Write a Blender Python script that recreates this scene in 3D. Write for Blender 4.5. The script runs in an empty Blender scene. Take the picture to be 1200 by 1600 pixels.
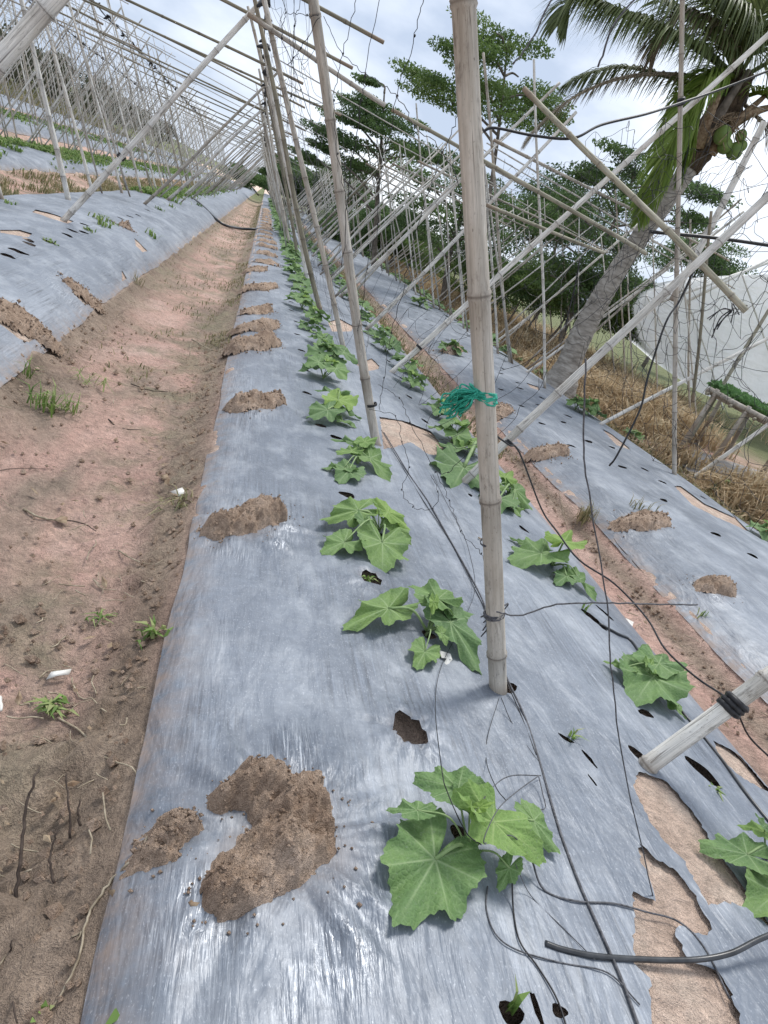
import bpy, math, random
import numpy as np
from mathutils import Vector, Matrix
from mathutils.geometry import delaunay_2d_cdt
random.seed(7); RNG = np.random.default_rng(7)
R = math.radians
SC = bpy.context.scene
COL = SC.collection

# ------------------------------------------------------------------ camera, world, sun, exposure
FPX = 1067.0; VPX, VPY = 415, 290; ROLL = R(21); CAMH = 1.1
_fw = Vector((VPX-600, VPY-800, FPX)).normalized()
_dn = _fw.cross(Vector((math.cos(ROLL), math.sin(ROLL), 0))).normalized()
if _dn.y < 0: _dn = -_dn
_rt = _dn.cross(_fw)
RT, FW, UP = _rt, _fw, -_dn            # world axes in camera coordinates (x right, y down, z forward)
cam_d = bpy.data.cameras.new('camera'); cam = bpy.data.objects.new('camera', cam_d); COL.objects.link(cam)
cam_d.sensor_fit = 'VERTICAL'; cam_d.sensor_height = 36; cam_d.lens = 36*FPX/1600
cam_d.clip_start = 0.02; cam_d.clip_end = 3000
cx = Vector((RT.x, FW.x, UP.x)); cy = -Vector((RT.y, FW.y, UP.y)); cz = -Vector((RT.z, FW.z, UP.z))
M = Matrix((cx, cy, cz)).transposed().to_4x4(); M.translation = (0, 0, CAMH); cam.matrix_world = M
SC.camera = cam
SC.render.resolution_x, SC.render.resolution_y = 768, 1024
SC.view_settings.view_transform = 'Standard'; SC.view_settings.look = 'None'
SC.view_settings.exposure = 0.38; SC.view_settings.gamma = 1

SUN_EL, SUN_AZ = R(62), R(35)           # azimuth measured from +Y towards +X
w = bpy.data.worlds.new('World'); SC.world = w; w.use_nodes = True
nt = w.node_tree; nt.nodes.clear()
def N(t, typ, **kw):
    n = t.nodes.new(typ)
    for k, v in kw.items(): setattr(n, k, v)
    return n
out = N(nt, 'ShaderNodeOutputWorld'); bg = N(nt, 'ShaderNodeBackground'); bg.inputs[1].default_value = 0.1
sky = N(nt, 'ShaderNodeTexSky', sky_type='NISHITA', sun_disc=False, sun_elevation=SUN_EL, sun_rotation=SUN_AZ)
tc = N(nt, 'ShaderNodeTexCoord'); mp = N(nt, 'ShaderNodeMapping'); mp.inputs['Scale'].default_value = (1.0, 1.0, 2.2)
mp.inputs['Location'].default_value = (0.35, 0.1, 0.15)
n1 = N(nt, 'ShaderNodeTexNoise'); n1.inputs['Scale'].default_value = 2.3; n1.inputs['Detail'].default_value = 7; n1.inputs['Roughness'].default_value = .52
r1 = N(nt, 'ShaderNodeValToRGB'); e = r1.color_ramp.elements
e[0].position = .40; e[0].color = (4.7, 5.5, 6.9, 1); e[1].position = .60; e[1].color = (9.6, 10.1, 10.9, 1)
mx = N(nt, 'ShaderNodeMix', data_type='RGBA'); mx.inputs[0].default_value = .93
L = nt.links.new
L(tc.outputs['Generated'], mp.inputs[0]); L(mp.outputs[0], n1.inputs['Vector']); L(n1.outputs[0], r1.inputs[0])
L(sky.outputs[0], mx.inputs[6]); L(r1.outputs[0], mx.inputs[7]); L(mx.outputs[2], bg.inputs[0]); L(bg.outputs[0], out.inputs[0])
sd = bpy.data.lights.new('sun', 'SUN'); so = bpy.data.objects.new('sun', sd); COL.objects.link(so)
sd.energy = 2.3; sd.angle = R(16); sd.color = (1, .97, .92)
dv = Vector((math.sin(SUN_AZ)*math.cos(SUN_EL), math.cos(SUN_AZ)*math.cos(SUN_EL), math.sin(SUN_EL)))
so.rotation_euler = dv.to_track_quat('Z', 'Y').to_euler()

# ------------------------------------------------------------------ noise (numpy)
def _h(ix, iy, s):
    n = (ix*374761393 + iy*668265263 + s*982451653) & 0xffffffff
    n = ((n ^ (n >> 13))*1274126177) & 0xffffffff
    return ((n ^ (n >> 16)) & 0xffff)/65535.0
def vn(x, y, s=0):
    x = np.asarray(x, float); y = np.asarray(y, float)
    ix = np.floor(x).astype(np.int64); iy = np.floor(y).astype(np.int64)
    fx = x-ix; fy = y-iy; fx = fx*fx*(3-2*fx); fy = fy*fy*(3-2*fy)
    a = _h(ix, iy, s); b = _h(ix+1, iy, s); c = _h(ix, iy+1, s); d = _h(ix+1, iy+1, s)
    return (a*(1-fx)+b*fx)*(1-fy)+(c*(1-fx)+d*fx)*fy-.5
def fbm(x, y, o=4, s=0):
    t = 0; a = 1.0; x = np.asarray(x, float); y = np.asarray(y, float)
    for k in range(o):
        t = t+a*vn(x, y, s+k*17); x = x*2.03+7.1; y = y*2.03+3.7; a *= .5
    return t

# ------------------------------------------------------------------ terrain profile
KX = [(-60,-.2),(-14,-.25),(-12.9,-.2),(-12.5,0),(-10.9,0),(-10.5,-.2),(-10,-.26),(-9.6,-.2),(-9.3,0),(-7.7,0),(-7.35,-.2),(-6.85,-.26),(-6.45,-.2),(-6.15,-.02),(-5.3,.02),
      (-4.5,-.02),(-4.2,-.2),(-3.6,-.27),(-3.1,-.2),(-2.8,-.02),(-2.1,.04),(-1.5,.0),(-1.25,-.07),(-1.0,-.21),(-.9,-.255),(-.5,-.28),(-.12,-.23),(.0,-.15),(.05,-.085),
      (.2,-.035),(.5,-.008),(.9,0),(1.4,-.01),(1.8,-.045),(2.07,-.1),(2.14,-.165),(2.3,-.22),(2.48,-.185),(2.55,-.12),(2.8,-.035),(3.5,0),(4.1,-.02),(4.55,-.06),(4.77,-.12),
      (4.87,-.2),(5.2,-.26),(5.8,-.2),(7,-.12),(9,-.15),(14,-.3),(60,-.4)]
kx = np.array([k[0] for k in KX]); kz = np.array([k[1] for k in KX])
def prof(x):
    z = 0
    for d, wt in ((-.05, .25), (0, .5), (.05, .25)): z = z+wt*np.interp(np.asarray(x, float)+d, kx, kz)
    return z+.11*np.maximum(0, -np.asarray(x, float)-6.2)
BEDS = {'main': (.05, 2.07), 'right': (2.55, 4.77), 'left': (-3.0, -1.0), 'left2': (-6.35, -4.25), 'left3': (-9.55, -7.4), 'left4': (-12.8, -10.6)}
def G(x, y):                            # bed / furrow surface without fine detail
    x = np.asarray(x, float); y = np.asarray(y, float)
    return prof(x)+.012*fbm(x*1.3, y*.8, 2, 5)*np.clip(y/2, .3, 1)
def ray(px, py):
    d = Vector((px-600, py-800, FPX)); return Vector((d.dot(RT), d.dot(FW), d.dot(UP)))
def at(px, py, y):                      # a pixel of the photo at a given distance y along the beds
    d = ray(px, py); t = y/d.y; return Vector((d.x*t, y, CAMH+d.z*t))
def surf(px, py, dz=0.0):               # a pixel on the ground / bed surface (raised by dz)
    d = np.array(ray(px, py)); ts = np.geomspace(.2/1067, 160/1067, 6000)
    P = d[None]*ts[:, None]+np.array([0, 0, CAMH])
    k = np.argmax(P[:, 2] < G(P[:, 0], P[:, 1])+dz)
    return Vector(P[k])

# ------------------------------------------------------------------ mesh helpers
def link(o): COL.objects.link(o); return o
def mesh_obj(name, V, F, mat, parent=None, smooth=True, attr=None, mats=None, fmat=None):
    me = bpy.data.meshes.new(name)
    V = np.asarray(V, dtype=float)
    if parent is not None: V = V-np.array(parent.location)
    me.from_pydata(V.tolist(), [], F if isinstance(F, list) else F.tolist())
    if smooth: me.polygons.foreach_set('use_smooth', [True]*len(me.polygons))
    for k, a in (attr or {}).items():
        at_ = me.attributes.new(k, 'FLOAT', 'POINT'); at_.data.foreach_set('value', np.asarray(a, dtype=np.float32))
    for m in ([mat] if mats is None else mats): me.materials.append(m)
    if fmat is not None: me.polygons.foreach_set('material_index', fmat)
    me.update(); o = bpy.data.objects.new(name, me); link(o)
    if parent is not None: o.parent = parent
    return o
def tag(o, label=None, cat=None, group=None, kind=None):
    if label: o['label'] = label
    if cat: o['category'] = cat
    if group: o['group'] = group
    if kind: o['kind'] = kind
    return o
def empty(name, loc, label, cat, group=None):
    o = bpy.data.objects.new(name, None); o.empty_display_size = .1; o.location = loc; link(o)
    return tag(o, label, cat, group)
def copy_tree(o, parent=None):
    c = o.copy(); link(c); c.parent = parent
    if parent is not None: c.matrix_parent_inverse = o.matrix_parent_inverse.copy()
    for ch in [q for q in o.children]: copy_tree(ch, c)
    return c
class MB:
    def __init__(s): s.v = []; s.f = []; s.a = {}
    def add(s, V, F, **attr):
        b = len(s.v); s.v.extend([tuple(p) for p in V]); s.f.extend([tuple(i+b for i in q) for q in F])
        for k, a in attr.items():
            l = s.a.setdefault(k, []); l.extend([0]*(b-len(l))); l.extend(list(a) if hasattr(a, '__len__') else [a]*len(V))
        return s
    def build(s, name, mat, parent=None, smooth=True):
        for k in s.a: s.a[k].extend([0]*(len(s.v)-len(s.a[k])))
        return mesh_obj(name, s.v, s.f, mat, parent, smooth, s.a)
def tube(P, rad, n=8, cap=True):
    P = [Vector(p) for p in P]; V = []; F = []
    if not hasattr(rad, '__len__'): rad = [rad]*len(P)
    t0 = (P[1]-P[0]).normalized(); u = t0.orthogonal().normalized()
    for i, p in enumerate(P):
        t = (P[min(i+1, len(P)-1)]-P[max(i-1, 0)]).normalized()
        u = (u-t*u.dot(t))
        u = u.normalized() if u.length > 1e-6 else t.orthogonal().normalized()
        v = t.cross(u)
        for k in range(n):
            a = 2*math.pi*k/n; V.append(p+(u*math.cos(a)+v*math.sin(a))*rad[i])
        if i:
            b = (i-1)*n
            for k in range(n): F.append((b+k, b+(k+1) % n, b+n+(k+1) % n, b+n+k))
    if cap:
        F.append(tuple(range(n))[::-1]); b = (len(P)-1)*n; F.append(tuple(range(b, b+n)))
    return V, F
def spline(P, n=8):                     # catmull-rom through points
    P = [Vector(p) for p in P]
    if len(P) < 3: return [P[0].lerp(P[-1], i/n) for i in range(n+1)]
    Q = [P[0]*2-P[1]]+P+[P[-1]*2-P[-2]]; o = []
    for i in range(1, len(Q)-2):
        a, b, c, d = Q[i-1:i+3]
        for k in range(n):
            t = k/n; o.append(.5*((2*b)+(c-a)*t+(2*a-5*b+4*c-d)*t*t+(3*b-a-3*c+d)*t**3))
    o.append(P[-1]); return o

# ------------------------------------------------------------------ materials
def mat_new(name):
    m = bpy.data.materials.new(name); m.use_nodes = True; t = m.node_tree; t.nodes.clear()
    o = N(t, 'ShaderNodeOutputMaterial'); b = N(t, 'ShaderNodeBsdfPrincipled'); t.links.new(b.outputs[0], o.inputs[0])
    return m, t, b
def noise(t, scale, detail=4, vec=None, rough=.5, dist=0):
    n = N(t, 'ShaderNodeTexNoise'); n.inputs['Scale'].default_value = scale; n.inputs['Detail'].default_value = detail
    n.inputs['Roughness'].default_value = rough; n.inputs['Distortion'].default_value = dist
    if vec is not None: t.links.new(vec, n.inputs['Vector'])
    return n.outputs[0]
def coords(t, scale=(1, 1, 1), kind='Object', rot=(0, 0, 0)):
    c = N(t, 'ShaderNodeTexCoord'); m = N(t, 'ShaderNodeMapping'); m.inputs['Scale'].default_value = scale; m.inputs['Rotation'].default_value = rot
    t.links.new(c.outputs[kind], m.inputs[0]); return m.outputs[0]
def wpos(t, scale=(1, 1, 1)):
    c = N(t, 'ShaderNodeNewGeometry'); m = N(t, 'ShaderNodeMapping'); m.inputs['Scale'].default_value = scale
    t.links.new(c.outputs['Position'], m.inputs[0]); return m.outputs[0]
def ramp(t, fac, stops):
    r = N(t, 'ShaderNodeValToRGB'); el = r.color_ramp.elements
    while len(el) < len(stops): el.new(.5)
    for q, (p, c) in zip(el, stops): q.position = p; q.color = (*c, 1) if len(c) == 3 else c
    t.links.new(fac, r.inputs[0]); return r.outputs[0]
def g3(v): return (v, v, v)
def mix(t, fac, a, b, mode='MIX'):
    m = N(t, 'ShaderNodeMix', data_type='RGBA', blend_type=mode)
    for s, v in ((0, fac), (6, a), (7, b)):
        if isinstance(v, (int, float)): m.inputs[s].default_value = v
        elif isinstance(v, tuple): m.inputs[s].default_value = (*v, 1)
        else: t.links.new(v, m.inputs[s])
    return m.outputs[2]
def bump(t, b, h, strength=.5, dist=.01):
    n = N(t, 'ShaderNodeBump'); n.inputs['Strength'].default_value = strength; n.inputs['Distance'].default_value = dist
    t.links.new(h, n.inputs['Height']); t.links.new(n.outputs[0], b.inputs['Normal']); return n
def mth(t, op, a, b):
    m = N(t, 'ShaderNodeMath', operation=op)
    for s, v in ((0, a), (1, b)):
        if isinstance(v, (int, float)): m.inputs[s].default_value = v
        else: t.links.new(v, m.inputs[s])
    return m.outputs[0]
def attrib(t, name):
    a = N(t, 'ShaderNodeAttribute'); a.attribute_name = name; return a.outputs['Fac']
def objrand(t): return N(t, 'ShaderNodeObjectInfo').outputs['Random']

def simple(name, c1, c2, scale=8, rough=.7, bs=.3, bd=.005, stretch=(1, 1, 1), spec=.3, kind='Object', lo=.35, hi=.65, bscale=None):
    m, t, b = mat_new(name); v = coords(t, stretch, kind)
    f = noise(t, scale, 5, v, .6)
    t.links.new(ramp(t, f, [(lo, c1), (hi, c2)]), b.inputs['Base Color'])
    b.inputs['Roughness'].default_value = rough; b.inputs['Specular IOR Level'].default_value = spec
    if bs: bump(t, b, noise(t, bscale or scale*2, 4, v, .6), bs, bd)
    return m

# mulch film: silver-grey plastic with lengthwise stretch streaks and pale dust
def mulch_mat():
    m, t, b = mat_new('mulch_plastic')
    v = wpos(t); vs = wpos(t, (95, 2.2, 95)); vs2 = wpos(t, (260, 7, 40)); vm = wpos(t, (1, .45, 1))
    big = noise(t, 1.5, 5, vm, .6, .4); st = noise(t, 1, 3, vs, .6, .2); st2 = noise(t, 1, 2, vs2, .6); sp = noise(t, 260, 3, wpos(t, (1, .5, 1)), .7)
    c = ramp(t, big, [(.32, (.10, .117, .145)), (.5, (.158, .18, .216)), (.68, (.245, .27, .31))])
    stm = ramp(t, noise(t, 2.2, 3, v, .5), [(.42, g3(0)), (.66, g3(1))])
    streak = ramp(t, st, [(.34, g3(.30)), (.46, g3(.9)), (.6, g3(1.05)), (.70, g3(1.7))])
    c = mix(t, mth(t, 'MULTIPLY', stm, .62), c, streak, 'MULTIPLY')
    c = mix(t, mth(t, 'MULTIPLY', ramp(t, sp, [(.58, g3(0)), (.72, g3(1))]), .45), c, (.55, .58, .62))
    dust = noise(t, 5, 6, wpos(t, (1.2, .7, 1)), .65)
    c = mix(t, mth(t, 'MULTIPLY', ramp(t, dust, [(.48, g3(0)), (.7, g3(1))]), .55), c, (.36, .385, .42))
    fine = noise(t, 1, 4, wpos(t, (18, 40, 30)), .7, .8); c = mix(t, .35, c, ramp(t, fine, [(.3, g3(.72)), (.5, g3(1)), (.7, g3(1.3))]), 'MULTIPLY')
    cr_ = mth(t, 'MULTIPLY', attrib(t, 'crin'), ramp(t, noise(t, 1, 4, wpos(t, (190, 9, 60)), .65, .8), [(.48, g3(0)), (.66, g3(.75))])); c = mix(t, cr_, c, (.62, .65, .69))  # glints on the crinkled film, painted into the colour as whitish streaks
    cd_ = mth(t, 'MULTIPLY', attrib(t, 'crin'), ramp(t, noise(t, 1, 3, wpos(t, (150, 7, 60)), .6, .6), [(.40, g3(.6)), (.5, g3(0))])); c = mix(t, cd_, c, (.07, .08, .10))  # painted crease shading: dark streaks between the whitish ones
    soil = mth(t, 'MULTIPLY', attrib(t, 'dirt'), ramp(t, noise(t, 14, 5, v, .65), [(.35, g3(0)), (.62, g3(1))]))
    c = mix(t, soil, c, (.30, .22, .17))
    t.links.new(c, b.inputs['Base Color'])
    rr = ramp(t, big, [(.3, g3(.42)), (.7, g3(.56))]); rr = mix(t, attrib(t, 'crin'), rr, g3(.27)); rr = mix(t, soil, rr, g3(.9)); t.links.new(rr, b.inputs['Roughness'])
    b.inputs['Specular IOR Level'].default_value = .5; b.inputs['Metallic'].default_value = .12
    wr = mth(t, 'ADD', noise(t, 1, 4, wpos(t, (22, 5, 20)), .55, 1.2), mth(t, 'MULTIPLY', noise(t, 1, 3, wpos(t, (7, 3, 7)), .5, 1.5), 2.5))
    h = mth(t, 'ADD', mth(t, 'MULTIPLY', mth(t, 'MULTIPLY', st, stm), .5), mth(t, 'MULTIPLY', wr, 1.6))
    h = mth(t, 'ADD', h, mth(t, 'MULTIPLY', noise(t, 1, 3, wpos(t, (14, 70, 30)), .6, .8), .1))
    h = mth(t, 'ADD', h, mth(t, 'MULTIPLY', sp, .08))
    h = mth(t, 'ADD', h, mth(t, 'MULTIPLY', attrib(t, 'crin'), mth(t, 'MULTIPLY', noise(t, 1, 3, wpos(t, (60, 6, 50)), .6, .8), 2.5)))
    bump(t, b, h, .5, .006)
    return m
M_MULCH = mulch_mat()
def ground_mat():
    m, t, b = mat_new('soil'); v = wpos(t)
    sx = N(t, 'ShaderNodeSeparateXYZ'); t.links.new(v, sx.inputs[0])
    n0 = noise(t, 1.1, 6, wpos(t, (1.3, .7, 1)), .6, .5); n2 = noise(t, 3.1, 6, v, .65); n3 = noise(t, 45, 5, v, .7); n4 = noise(t, 260, 3, v, .7)
    base = ramp(t, n0, [(.36, (.33, .25, .195)), (.43, (.46, .325, .26)), (.52, (.60, .385, .315)), (.66, (.68, .48, .40))])
    rough = attrib(t, 'edge')            # crumbly brown soil beside the beds
    base = mix(t, rough, base, ramp(t, n2, [(.3, (.20, .15, .11)), (.5, (.33, .25, .19)), (.7, (.44, .335, .26))]))
    alg = attrib(t, 'alga')
    base = mix(t, mth(t, 'MULTIPLY', alg, ramp(t, n2, [(.45, g3(0)), (.62, g3(.65))])), base, (.24, .225, .14))
    under = attrib(t, 'under')
    base = mix(t, under, base, ramp(t, n2, [(.3, (.56, .41, .32)), (.5, (.66, .50, .40)), (.7, (.74, .61, .50))]))
    base = mix(t, attrib(t, 'veg'), base, ramp(t, n2, [(.3, (.09, .12, .04)), (.7, (.20, .20, .09))]))
    base = mix(t, attrib(t, 'dark'), base, (.06, .045, .035))  # shade in the gaps under the film holes, painted into the soil
    base = mix(t, .9, base, ramp(t, n3, [(.28, g3(.68)), (.5, g3(1)), (.72, g3(1.22))]), 'MULTIPLY')  # crevice shade of the soil grain painted into the colour
    n5 = noise(t, 14, 6, v, .72, .5); base = mix(t, .9, base, ramp(t, n5, [(.34, g3(.76)), (.46, g3(.98)), (.7, g3(1.12))]), 'MULTIPLY')  # coarser crevices, their shade painted in the same way
    base = mix(t, .7, base, ramp(t, n4, [(.3, g3(.65)), (.5, g3(1)), (.72, g3(1.4))]), 'MULTIPLY')
    t.links.new(base, b.inputs['Base Color']); b.inputs['Roughness'].default_value = .85; b.inputs['Specular IOR Level'].default_value = .3
    h = mth(t, 'ADD', mth(t, 'MULTIPLY', n3, .9), mth(t, 'MULTIPLY', n4, .25)); h = mth(t, 'ADD', h, mth(t, 'MULTIPLY', n5, 2.5))
    bump(t, b, h, 1, .025)
    return m
M_SOIL = ground_mat()
def clod_mat():
    m, t, b = mat_new('clod_soil'); v = wpos(t)
    n2 = noise(t, 9, 5, v, .6); n3 = noise(t, 70, 5, v, .7); n4 = noise(t, 330, 2, v, .6)
    c = ramp(t, n2, [(.3, (.32, .225, .165)), (.5, (.46, .34, .255)), (.7, (.60, .46, .36))]); c = mix(t, .8, c, ramp(t, n3, [(.3, g3(.6)), (.7, g3(1.3))]), 'MULTIPLY')
    c = mix(t, .6, c, ramp(t, n4, [(.3, g3(.7)), (.7, g3(1.4))]), 'MULTIPLY')
    t.links.new(c, b.inputs['Base Color']); b.inputs['Roughness'].default_value = .95; b.inputs['Specular IOR Level'].default_value = .15
    bump(t, b, mth(t, 'ADD', n3, mth(t, 'MULTIPLY', n4, .5)), 1, .02); return m
M_CLOD = clod_mat()
def bamboo_mat(name, c1, c2, c3):
    m, t, b = mat_new(name); v = coords(t, (60, 60, 1.4)); v2 = coords(t, (9, 9, 3)); v3 = coords(t, (220, 220, 9))
    a = noise(t, 1, 4, v, .6); g = noise(t, 1, 5, v2, .65); fi = noise(t, 1, 3, v3, .7)
    c = ramp(t, g, [(.3, c1), (.5, c2), (.72, c3)]); c = mix(t, .7, c, ramp(t, a, [(.3, g3(.55)), (.5, g3(1)), (.75, g3(1.2))]), 'MULTIPLY')
    c = mix(t, .5, c, ramp(t, fi, [(.3, g3(.7)), (.7, g3(1.2))]), 'MULTIPLY')
    c = mix(t, .5, c, ramp(t, objrand(t), [(0, g3(.72)), (1, g3(1.15))]), 'MULTIPLY')
    c = mix(t, mth(t, 'MULTIPLY', attrib(t, 'node'), .8), c, (.10, .08, .065))
    mo = noise(t, 1, 6, coords(t, (28, 28, 7)), .75, .4); c = mix(t, ramp(t, mo, [(.54, g3(0)), (.66, g3(.75))]), c, (.11, .095, .08))
    sk = noise(t, 1, 4, coords(t, (200, 200, 90)), .7); c = mix(t, ramp(t, sk, [(.62, g3(0)), (.70, g3(.7))]), c, (.09, .08, .065))
    crk = noise(t, 1, 2, coords(t, (55, 55, .5)), .5, .3); c = mix(t, ramp(t, crk, [(.485, g3(0)), (.495, g3(.85)), (.505, g3(0))]), c, (.07, .055, .045))
    wm = noise(t, 1, 3, coords(t, (6, 6, 1.2)), .6); c = mix(t, ramp(t, wm, [(.5, g3(0)), (.7, g3(.5))]), c, (.46, .36, .26))
    sz = N(t, 'ShaderNodeSeparateXYZ'); t.links.new(coords(t), sz.inputs[0]); mud = ramp(t, mth(t, 'ADD', sz.outputs[2], mth(t, 'MULTIPLY', mo, .12)), [(.12, g3(.8)), (.22, g3(0))]); c = mix(t, mud, c, (.24, .18, .13))
    t.links.new(c, b.inputs['Base Color']); b.inputs['Roughness'].default_value = .65; b.inputs['Specular IOR Level'].default_value = .3
    bump(t, b, mth(t, 'ADD', a, mth(t, 'MULTIPLY', fi, .3)), .5, .003); return m
M_BAM = bamboo_mat('bamboo_weathered', (.30, .265, .22), (.46, .42, .36), (.60, .57, .52))
M_BAMP = bamboo_mat('bamboo_pale', (.56, .53, .47), (.70, .68, .63), (.80, .79, .76))
M_BAMD = bamboo_mat('bamboo_dark', (.13, .12, .085), (.23, .21, .15), (.34, .31, .24))
M_BAMG = bamboo_mat('bamboo_greygreen', (.24, .23, .165), (.37, .345, .26), (.50, .475, .39))
def leaf_mat(name, c1, c2, vein, tr=.25):
    m, t, b = mat_new(name); v = coords(t)
    n = noise(t, 22, 4, v, .6)
    vo = N(t, 'ShaderNodeTexVoronoi', feature='DISTANCE_TO_EDGE'); vo.inputs['Scale'].default_value = 95; t.links.new(v, vo.inputs['Vector'])
    c = ramp(t, n, [(.3, c1), (.7, c2)])
    c = mix(t, .45, c, ramp(t, vo.outputs[0], [(0, g3(1.35)), (.12, g3(.95))]), 'MULTIPLY')
    c = mix(t, .6, c, ramp(t, attrib(t, 'rnd'), [(0, (.7, .74, .85)), (.5, (1, 1, 1)), (1, (1.35, 1.22, .95))]), 'MULTIPLY')
    c = mix(t, ramp(t, noise(t, 9, 5, v, .7), [(.66, g3(0)), (.76, g3(.55))]), c, (.30, .29, .12)); c = mix(t, ramp(t, noise(t, 160, 3, v, .7), [(.62, g3(0)), (.72, g3(.5))]), c, (.30, .34, .28))
    c = mix(t, mth(t, 'MULTIPLY', attrib(t, 'vein'), .6), c, vein)
    t.links.new(c, b.inputs['Base Color']); b.inputs['Roughness'].default_value = .62; b.inputs['Specular IOR Level'].default_value = .35
    b.inputs['Subsurface Weight'].default_value = 0
    bump(t, b, ramp(t, vo.outputs[0], [(0, g3(0)), (.25, g3(1))]), .4, .002)
    tl = N(t, 'ShaderNodeBsdfTranslucent'); t.links.new(c, tl.inputs[0]); ms = N(t, 'ShaderNodeMixShader'); ms.inputs[0].default_value = tr
    o = [q for q in t.nodes if q.type == 'OUTPUT_MATERIAL'][0]
    t.links.new(b.outputs[0], ms.inputs[1]); t.links.new(tl.outputs[0], ms.inputs[2]); t.links.new(ms.outputs[0], o.inputs[0]); return m
M_LEAF = leaf_mat('melon_leaf', (.115, .205, .075), (.17, .275, .095), (.36, .46, .25))
M_LEAFY = leaf_mat('melon_leaf_young', (.18, .30, .085), (.25, .38, .11), (.42, .52, .22), .35)
M_STEM = simple('melon_stem', (.17, .26, .10), (.28, .36, .17), 30, .6, .2)
def foliage_mat(name, cols, tr=.3, rough=.6):
    m, t, b = mat_new(name)
    c = ramp(t, attrib(t, 'rnd'), [(i/(len(cols)-1), q) for i, q in enumerate(cols)])
    t.links.new(c, b.inputs['Base Color']); b.inputs['Roughness'].default_value = rough; b.inputs['Specular IOR Level'].default_value = .3
    tl = N(t, 'ShaderNodeBsdfTranslucent'); t.links.new(c, tl.inputs[0]); ms = N(t, 'ShaderNodeMixShader'); ms.inputs[0].default_value = tr
    o = [q for q in t.nodes if q.type == 'OUTPUT_MATERIAL'][0]
    t.links.new(b.outputs[0], ms.inputs[1]); t.links.new(tl.outputs[0], ms.inputs[2]); t.links.new(ms.outputs[0], o.inputs[0]); return m
M_TREE = foliage_mat('tree_leaves', [(.04, .08, .03), (.09, .15, .05), (.15, .23, .075)])
M_TREE2 = foliage_mat('tree_leaves_bright', [(.06, .11, .03), (.12, .19, .05), (.19, .27, .08)])
M_HEDGE = foliage_mat('hedge_leaves', [(.05, .055, .04), (.09, .095, .06), (.15, .15, .09)])
M_PALM = foliage_mat('palm_leaflets', [(.06, .08, .03), (.11, .145, .05), (.19, .225, .09)], .35, .45)
M_PALMG = foliage_mat('palm_leaflets_bright', [(.12, .19, .03), (.18, .27, .045), (.26, .34, .09)], .4, .45)
M_PALMD = foliage_mat('palm_leaflets_dry', [(.16, .13, .09), (.26, .22, .16), (.36, .31, .23)], .2, .7)
M_DRY = foliage_mat('dry_grass', [(.28, .20, .11), (.46, .34, .20), (.62, .50, .33), (.40, .28, .16), (.52, .46, .32)], .25, .8)
M_GRN = foliage_mat('green_weeds', [(.07, .12, .03), (.13, .22, .05), (.22, .33, .09), (.30, .33, .14)], .3)
M_MOSS = foliage_mat('dull_grass', [(.11, .12, .05), (.19, .19, .09), (.28, .25, .13), (.34, .28, .17)], .25)
M_SEED = foliage_mat('seedling_leaves', [(.07, .15, .05), (.12, .24, .08), (.18, .32, .12)], .3)
M_BARK = simple('bark', (.10, .085, .07), (.22, .19, .16), 12, .9, .6, .02)
M_PTRUNK = simple('palm_trunk_bark', (.20, .18, .155), (.42, .39, .35), 7, .85, .7, .02, (1, 1, 3), .2)
M_BLACK = simple('black_cord', (.012, .012, .013), (.035, .035, .038), 60, .45, .2, .001)
M_HOSE = simple('black_hose', (.015, .016, .018), (.05, .053, .058), 20, .3, .1, .001, spec=.5)
M_GREY = simple('grey_rope', (.05, .05, .055), (.14, .14, .15), 120, .7, .4, .001)
M_TEAL = simple('green_net_rag', (.01, .22, .15), (.05, .42, .30), 90, .6, .6, .003)
M_WHITE = simple('white_scrap', (.55, .54, .5), (.75, .74, .7), 20, .6, .2)
M_TWIG = simple('dry_twig', (.20, .16, .11), (.42, .36, .27), 40, .85, .3)
M_DTWIG = simple('dark_twig', (.035, .025, .02), (.10, .075, .06), 40, .85, .3)
M_DLEAF = simple('dead_leaf', (.16, .10, .06), (.36, .28, .19), 30, .8, .3)
M_COCO = simple('coconut_husk', (.10, .16, .04), (.17, .24, .065), 6, .5, .1)
M_FIBRE = simple('palm_fibre', (.05, .035, .022), (.15, .11, .075), 30, .95, 1, .05, (1, 1, .3))
M_ROCK = simple('pale_rock', (.45, .40, .34), (.66, .62, .55), 12, .9, .5)
def film_mat():
    m, t, b = mat_new('greenhouse_film'); v = wpos(t)
    c = ramp(t, noise(t, 1.2, 5, wpos(t, (1, .6, 1.2)), .6, .6), [(.3, (.90, .91, .92)), (.7, (.97, .97, .97))])
    t.links.new(c, b.inputs['Base Color']); b.inputs['Roughness'].default_value = .35
    bump(t, b, noise(t, 1.7, 4, wpos(t, (1, 1, 2.5)), .55, 1.5), .7, .12)
    tl = N(t, 'ShaderNodeBsdfTranslucent'); t.links.new(c, tl.inputs[0]); ms = N(t, 'ShaderNodeMixShader'); ms.inputs[0].default_value = .6
    o = [q for q in t.nodes if q.type == 'OUTPUT_MATERIAL'][0]
    t.links.new(b.outputs[0], ms.inputs[1]); t.links.new(tl.outputs[0], ms.inputs[2]); t.links.new(ms.outputs[0], o.inputs[0]); return m
M_FILM = film_mat()

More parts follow.
